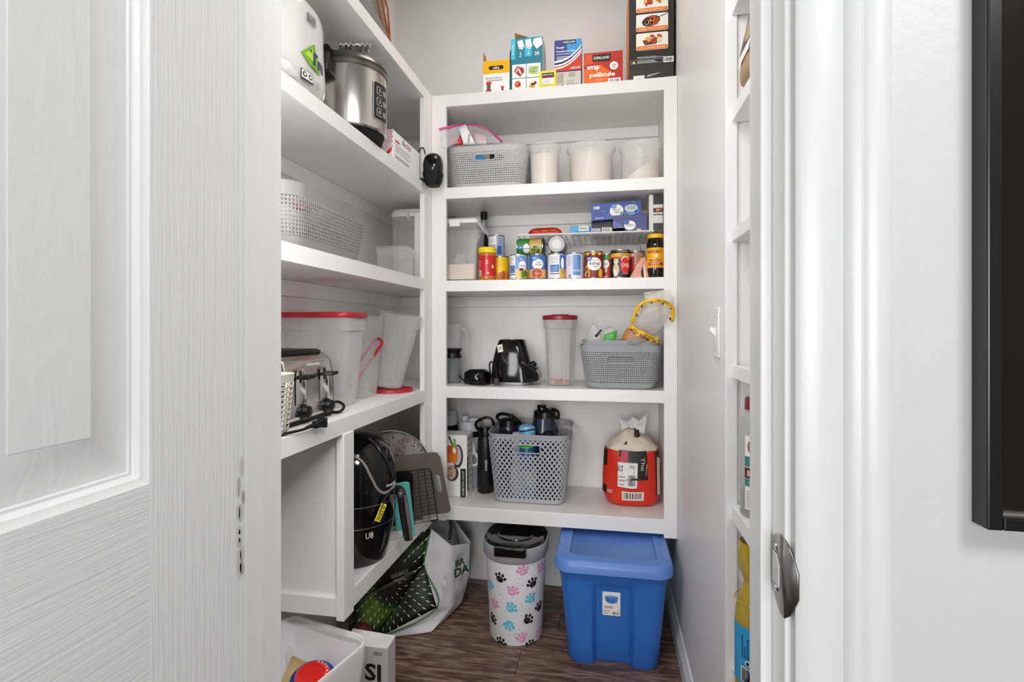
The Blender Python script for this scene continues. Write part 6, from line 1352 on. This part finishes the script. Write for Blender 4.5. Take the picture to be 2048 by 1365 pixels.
for k in range(4): p.ell(0, k*-.006, .014-.002*k, .005, '#4f7d3a', 1+k*2, n=14).ell(0, k*-.006+.002, .014-.002*k, .005, '#dcdce0', 2+k*2, n=14)
p.build('swirl_print', t, plane(at(890, 1160, 2.10)+Vector((0, -.016, 0)), WX, WZ))

t = thing('red_bag', 'dark red crumpled bag on the floor behind the tote bag', 'bag', (-.86, 1.72, 0))
crumple([ell_ring(0, 0, z, .06*f, .07*f, 14) for z, f in ((.002, .9), (.05, 1), (.12, .95), (.18, .6), (.2, .2))], 'bag', mat('#5a1a1c', .5, var=.15), t, .015, 20)

# lined waste bin, bottom left
zr = .35; cR = Vector(atZ(737, 1280, zr)); x1b = cR.x; y1b = cR.y
w_, d_ = .30, .34
_a = math.radians(-13); _o = Matrix.Rotation(_a, 3, 'Z') @ Vector((-w_/2, -d_/2, 0))
t = thing('waste_bin', 'waste bin with a white plastic liner folded over its rim, bottom left', 'bin', (x1b+_o.x, y1b+_o.y, 0), (0, 0, _a))
MB().loft([[Vector((x*f, y*f, z)) for x, y in rrect(w_, d_, .04, 6)] for f, z in ((.8, .0), (.82, .006), (.985, zr-.01), (.985, zr-.004))], cap1=False).build('bin', mat('#d9d8d6', .5), t, solid=.002)
LIN = mat('#eceaec', .4, var=.01, bump=.35, bs=14)
crumple([[Vector((x*f, y*f, z)) for x, y in rrect(w_, d_, .04, 8)] for f, z in ((.88, .14), (.93, .19), (1.0, .26), (1.03, zr-.02), (1.03, zr+.002), (1.01, zr+.008), (.985, zr+.004), (.95, zr-.05), (.90, .24), (.86, .19), (.80, .155))], 'liner', LIN, t, .006, 16, cap0=False, cap1=True, sub=2)
q = Vector(atZ(628, 1345, .262))
t = thing('coffee_tub', 'blue coffee tub with a red lid lying in the lined bin', 'tub', (q.x, q.y-.005, .186), (math.radians(12), math.radians(6), 0))
t.scale = (.9, .9, .9)
lathe_part('tub', [(.0001, 0), (.058, 0), (.062, .01), (.066, .075), (.066, .082), (.05, .086)], mat('#1d3f94', .3, var=.02), t, 40)
lathe_part('lid', [(.05, .08), (.052, .082), (.052, .096), (.046, .102), (.034, .103), (.032, .098), (.0001, .098)], mat('#e0281f', .25, coat=.3), t, 40)
p = Pr()
for k, ch in enumerate('GOURMET'):
    a = math.radians(95-k*17); p.text(.043*math.cos(a), .043*math.sin(a), ch, .0075, '#f3e4e0', 1, rot=a-PI/2)
p.text(.041, -.008, '4', .010, '#f3e4e0', 1, rot=-.3)
p.build('lid_print', t, plane((0, 0, .1031), (1, 0, 0), (0, 1, 0)))
p = Pr()
for k, ch in enumerate('SUPREME'):
    a = math.radians(170-k*11); p.text(.060*math.cos(a), .060*math.sin(a), ch, .007, '#e8ecf4', 1, rot=a-PI/2)
MB().loft([ell_ring(0, 0, .083, .0665, .0665, 40), ell_ring(0, 0, .0838, .0665, .0665, 40), ell_ring(0, 0, .0838, .05, .05, 40)], cap0=False, cap1=False).build('shoulder', mat('#1d3f94', .3, var=.02), t)
p.build('tub_print', t, plane((0, 0, .0842), (1, 0, 0), (0, 1, 0)))
q = Vector(atZ(568, 1352, .25))
t = thing('cardboard_piece', 'torn piece of brown cardboard in the lined bin by the door jamb', 'cardboard', (q.x+.05, q.y-.0, .235), (.5, .5, .4))
MB().patch((-.05, -.05, 0), (.05, -.05, 0), (.045, .05, .01), (-.05, .06, 0), 3, 3).build('card', mat('#c9a878', .8), t, solid=.003)
q = Vector(atZ(585, 1312, .24))
t = thing('milk_jug', 'translucent white plastic jug behind the coffee tub in the bin', 'jug', (q.x-.02, q.y+.01, .165))
MB().loft([[Vector((x*f, y*f, z)) for x, y in rrect(.075, .075, .02, 4)] for f, z in ((.9, 0), (1, .01), (1, .09), (.6, .125), (.28, .14), (.28, .15))]).build('jug', clear('#e9e7e4', .6, .2), t)

Yc = 1.47; xr_ = ux(775, Yc)
t = thing('soda_carton', 'grey drink carton with large black letters, beside the lined bin', 'box', (xr_-.07, Yc+.03, 0))
hc = at(760, 1297, Yc).z
b = MB().box(-.07, .07, -.03, .03, 0, hc).build('carton', mat('#b9b6b4', .5), t, smooth=0, bevel=.002)
Pr().text(.024, hc-.075, 'SI', .052, '#171717', 1, bold=.03, w=.052).text(.04, hc-.018, 'ZERO', .010, '#3a3838', 1, w=.03).build('front_print', b, front(-.03))
MB().add([(-.07, -.03, hc), (.07, -.03, hc), (.07, .03, hc+.004), (-.07, .03, hc+.012)], [(0, 1, 2, 3)]).build('flap', mat('#d6d2ce', .5), t, solid=.002, smooth=0)

# ------------------------------------------------------------------ niche shelves behind the right jamb
z = ZN[1][0]+.0003
t = thing('seasoning_bag', 'black and clear seasoning bag with a barcode on the upper niche shelf', 'bag', (.319, 1.17, z), (0, math.radians(3), 0))
crumple([[Vector((x*f, y*g, zz)) for x, y in rrect(.08, .1, .02, 4)] for f, g, zz in ((.9, .9, 0), (1.05, 1, .02), (1.05, 1, .06), (.9, 1, .13), (.6, 1, .175), (.25, 1, .2))], 'bag', mat('#a58a68', .45, var=.12), t, .004, 30)
fn = lambda x, y, e: Vector((-.043-e*1+max(0, y-.06)*.16, x, y))
fn2 = lambda x, y, e: Vector((x, -.054-e*4, y))
p = Pr().poly([(-.04, .05), (.04, .05), (.04, .16), (-.03, .165)], '#1a1816', 1).rect(-.034, .056, .034, .11, '#e9e6e0', 2).bars(-.02, .06, .02, .10, l=3).rect(-.03, .12, .03, .15, '#e9e6e0', 2)
p.build('front_print', t, fn2)
p = Pr().rect(-.045, .05, .045, .075, '#e9e6e0', 1).rect(-.045, .075, .045, .2, '#1a1816', 1); p.build('side_print', t, fn)

z = ZN[4][0]+.0003; q = at(1479, 1000, 1.225)
r = .036; sx_ = q.x+r
t = thing('spice_bottle', 'clear spice bottle with a printed label on the niche shelf', 'bottle', (sx_+.002, 1.225, z+.0015))
hs_ = at(1485, 822, 1.21).z-z
lathe_part('bottle', [(.0001, 0), (r*.92, 0), (r, .006), (r, hs_-.02), (r*.86, hs_-.004), (r*.7, hs_)], clear('#c9cccb', .25, .5, .08), t, 32, solid=.002)
lathe_part('spice', [(.0001, .003), (r*.94, .003), (r*.94, .048), (.0001, .05)], mat('#6f5236', .9, var=.25, vs=120), t, 28)
lathe_part('cap', [(r*.72, hs_-.006), (r*.74, hs_-.004), (r*.74, hs_+.022), (r*.68, hs_+.026), (.0001, hs_+.026)], mat('#7a2e2c', .4), t, 28)
p = Pr().rect(-.024, .018, .022, .176, '#e6e3dd', 1).rect(-.024, .085, .022, .108, '#5a2224', 2).text(-.002, .0965, 'BADIA', .012, '#ecdcc8', 3, rot=0, w=.032).rect(-.024, .11, .022, .132, '#3f7a72', 2).rect(-.024, .068, .022, .084, '#3f7a72', 2).text(0, .076, 'ORGANIC', .006, '#e6e3dd', 3, w=.03).ell(-.0, .153, .018, .019, '#8a6a4a', 2).ell(.004, .15, .010, .009, '#c9a07a', 3).ell(-.004, .16, .007, .006, '#3a2c22', 3).lines(-.02, .024, .018, .06, 7, '#8f8b86', 2, .3)
p.build('label_print', t, cyl(r+.001, -.35), cut=.008)

z = ZN[5][0]+.0003; r = .046
q = at(1471, 1320, 1.20)
t = thing('oil_bottle', 'bottle of yellow cooking oil with a blue label on the lowest niche shelf', 'bottle', (max(q.x+r, .283+.02), 1.20, z))
ho = at(1490, 1118, 1.2).z-z
OIL = clear('#c8aa18', .6, .2, .08)
lathe_part('bottle', [(.0001, 0), (r*.95, 0), (r, .006), (r, .165), (r*.96, .185), (r*.7, .225), (r*.62, .236), (r*.66, .246), (r*.85, .27), (r*.9, .295), (r*.8, .325), (r*.5, ho)], OIL, t, 32)
for k in range(3): MB().tube([(r*1.005*math.cos(a/40*2*PI), r*1.005*math.sin(a/40*2*PI), .03+.0*k+.012*k*0+.172*(k == 2)+.0) for a in range(40)], .0014, 5, closed=True).build('rib', OIL, t)
lathe_part('cap', [(r*.5, ho-.004), (r*.5, ho+.02), (.0001, ho+.022)], mat('#d8b81c', .4), t, 24)
p = Pr().rect(-.075, .035, .075, .155, '#2f9fd6', 1)
for k in range(7): p.rect(-.03+k*.006, .09, -.027+k*.006, .09+random.uniform(.02, .05), '#1d5f94', 2)
p.bars(-.03, .042, -.012, .07, bg='#eef0ee', l=3, n=8).ell(-.016, .082, .006, .007, '#e9eef2', 2).ell(-.016, .082, .003, .004, '#2a2a2a', 3).text(.02, .11, 'OIL', .026, '#f2f4f4', 2, w=.04)
p.build('label_print', t, cyl(r+.0006, -.35), cut=.01)
q = at(1484, 1330, 1.08)
t = thing('vinegar_bottle', 'dark bottle in front of the oil on the lowest niche shelf', 'bottle', (.287, 1.085, z))
lathe_part('bottle', [(.0001, 0), (.03, 0), (.033, .006), (.033, .06), (.026, .09), (.014, .115), (.013, .135)], GLOSS, t, 28)
lathe_part('cap', [(.013, .13), (.016, .132), (.016, .155), (.0001, .157)], BLACKM, t, 20)
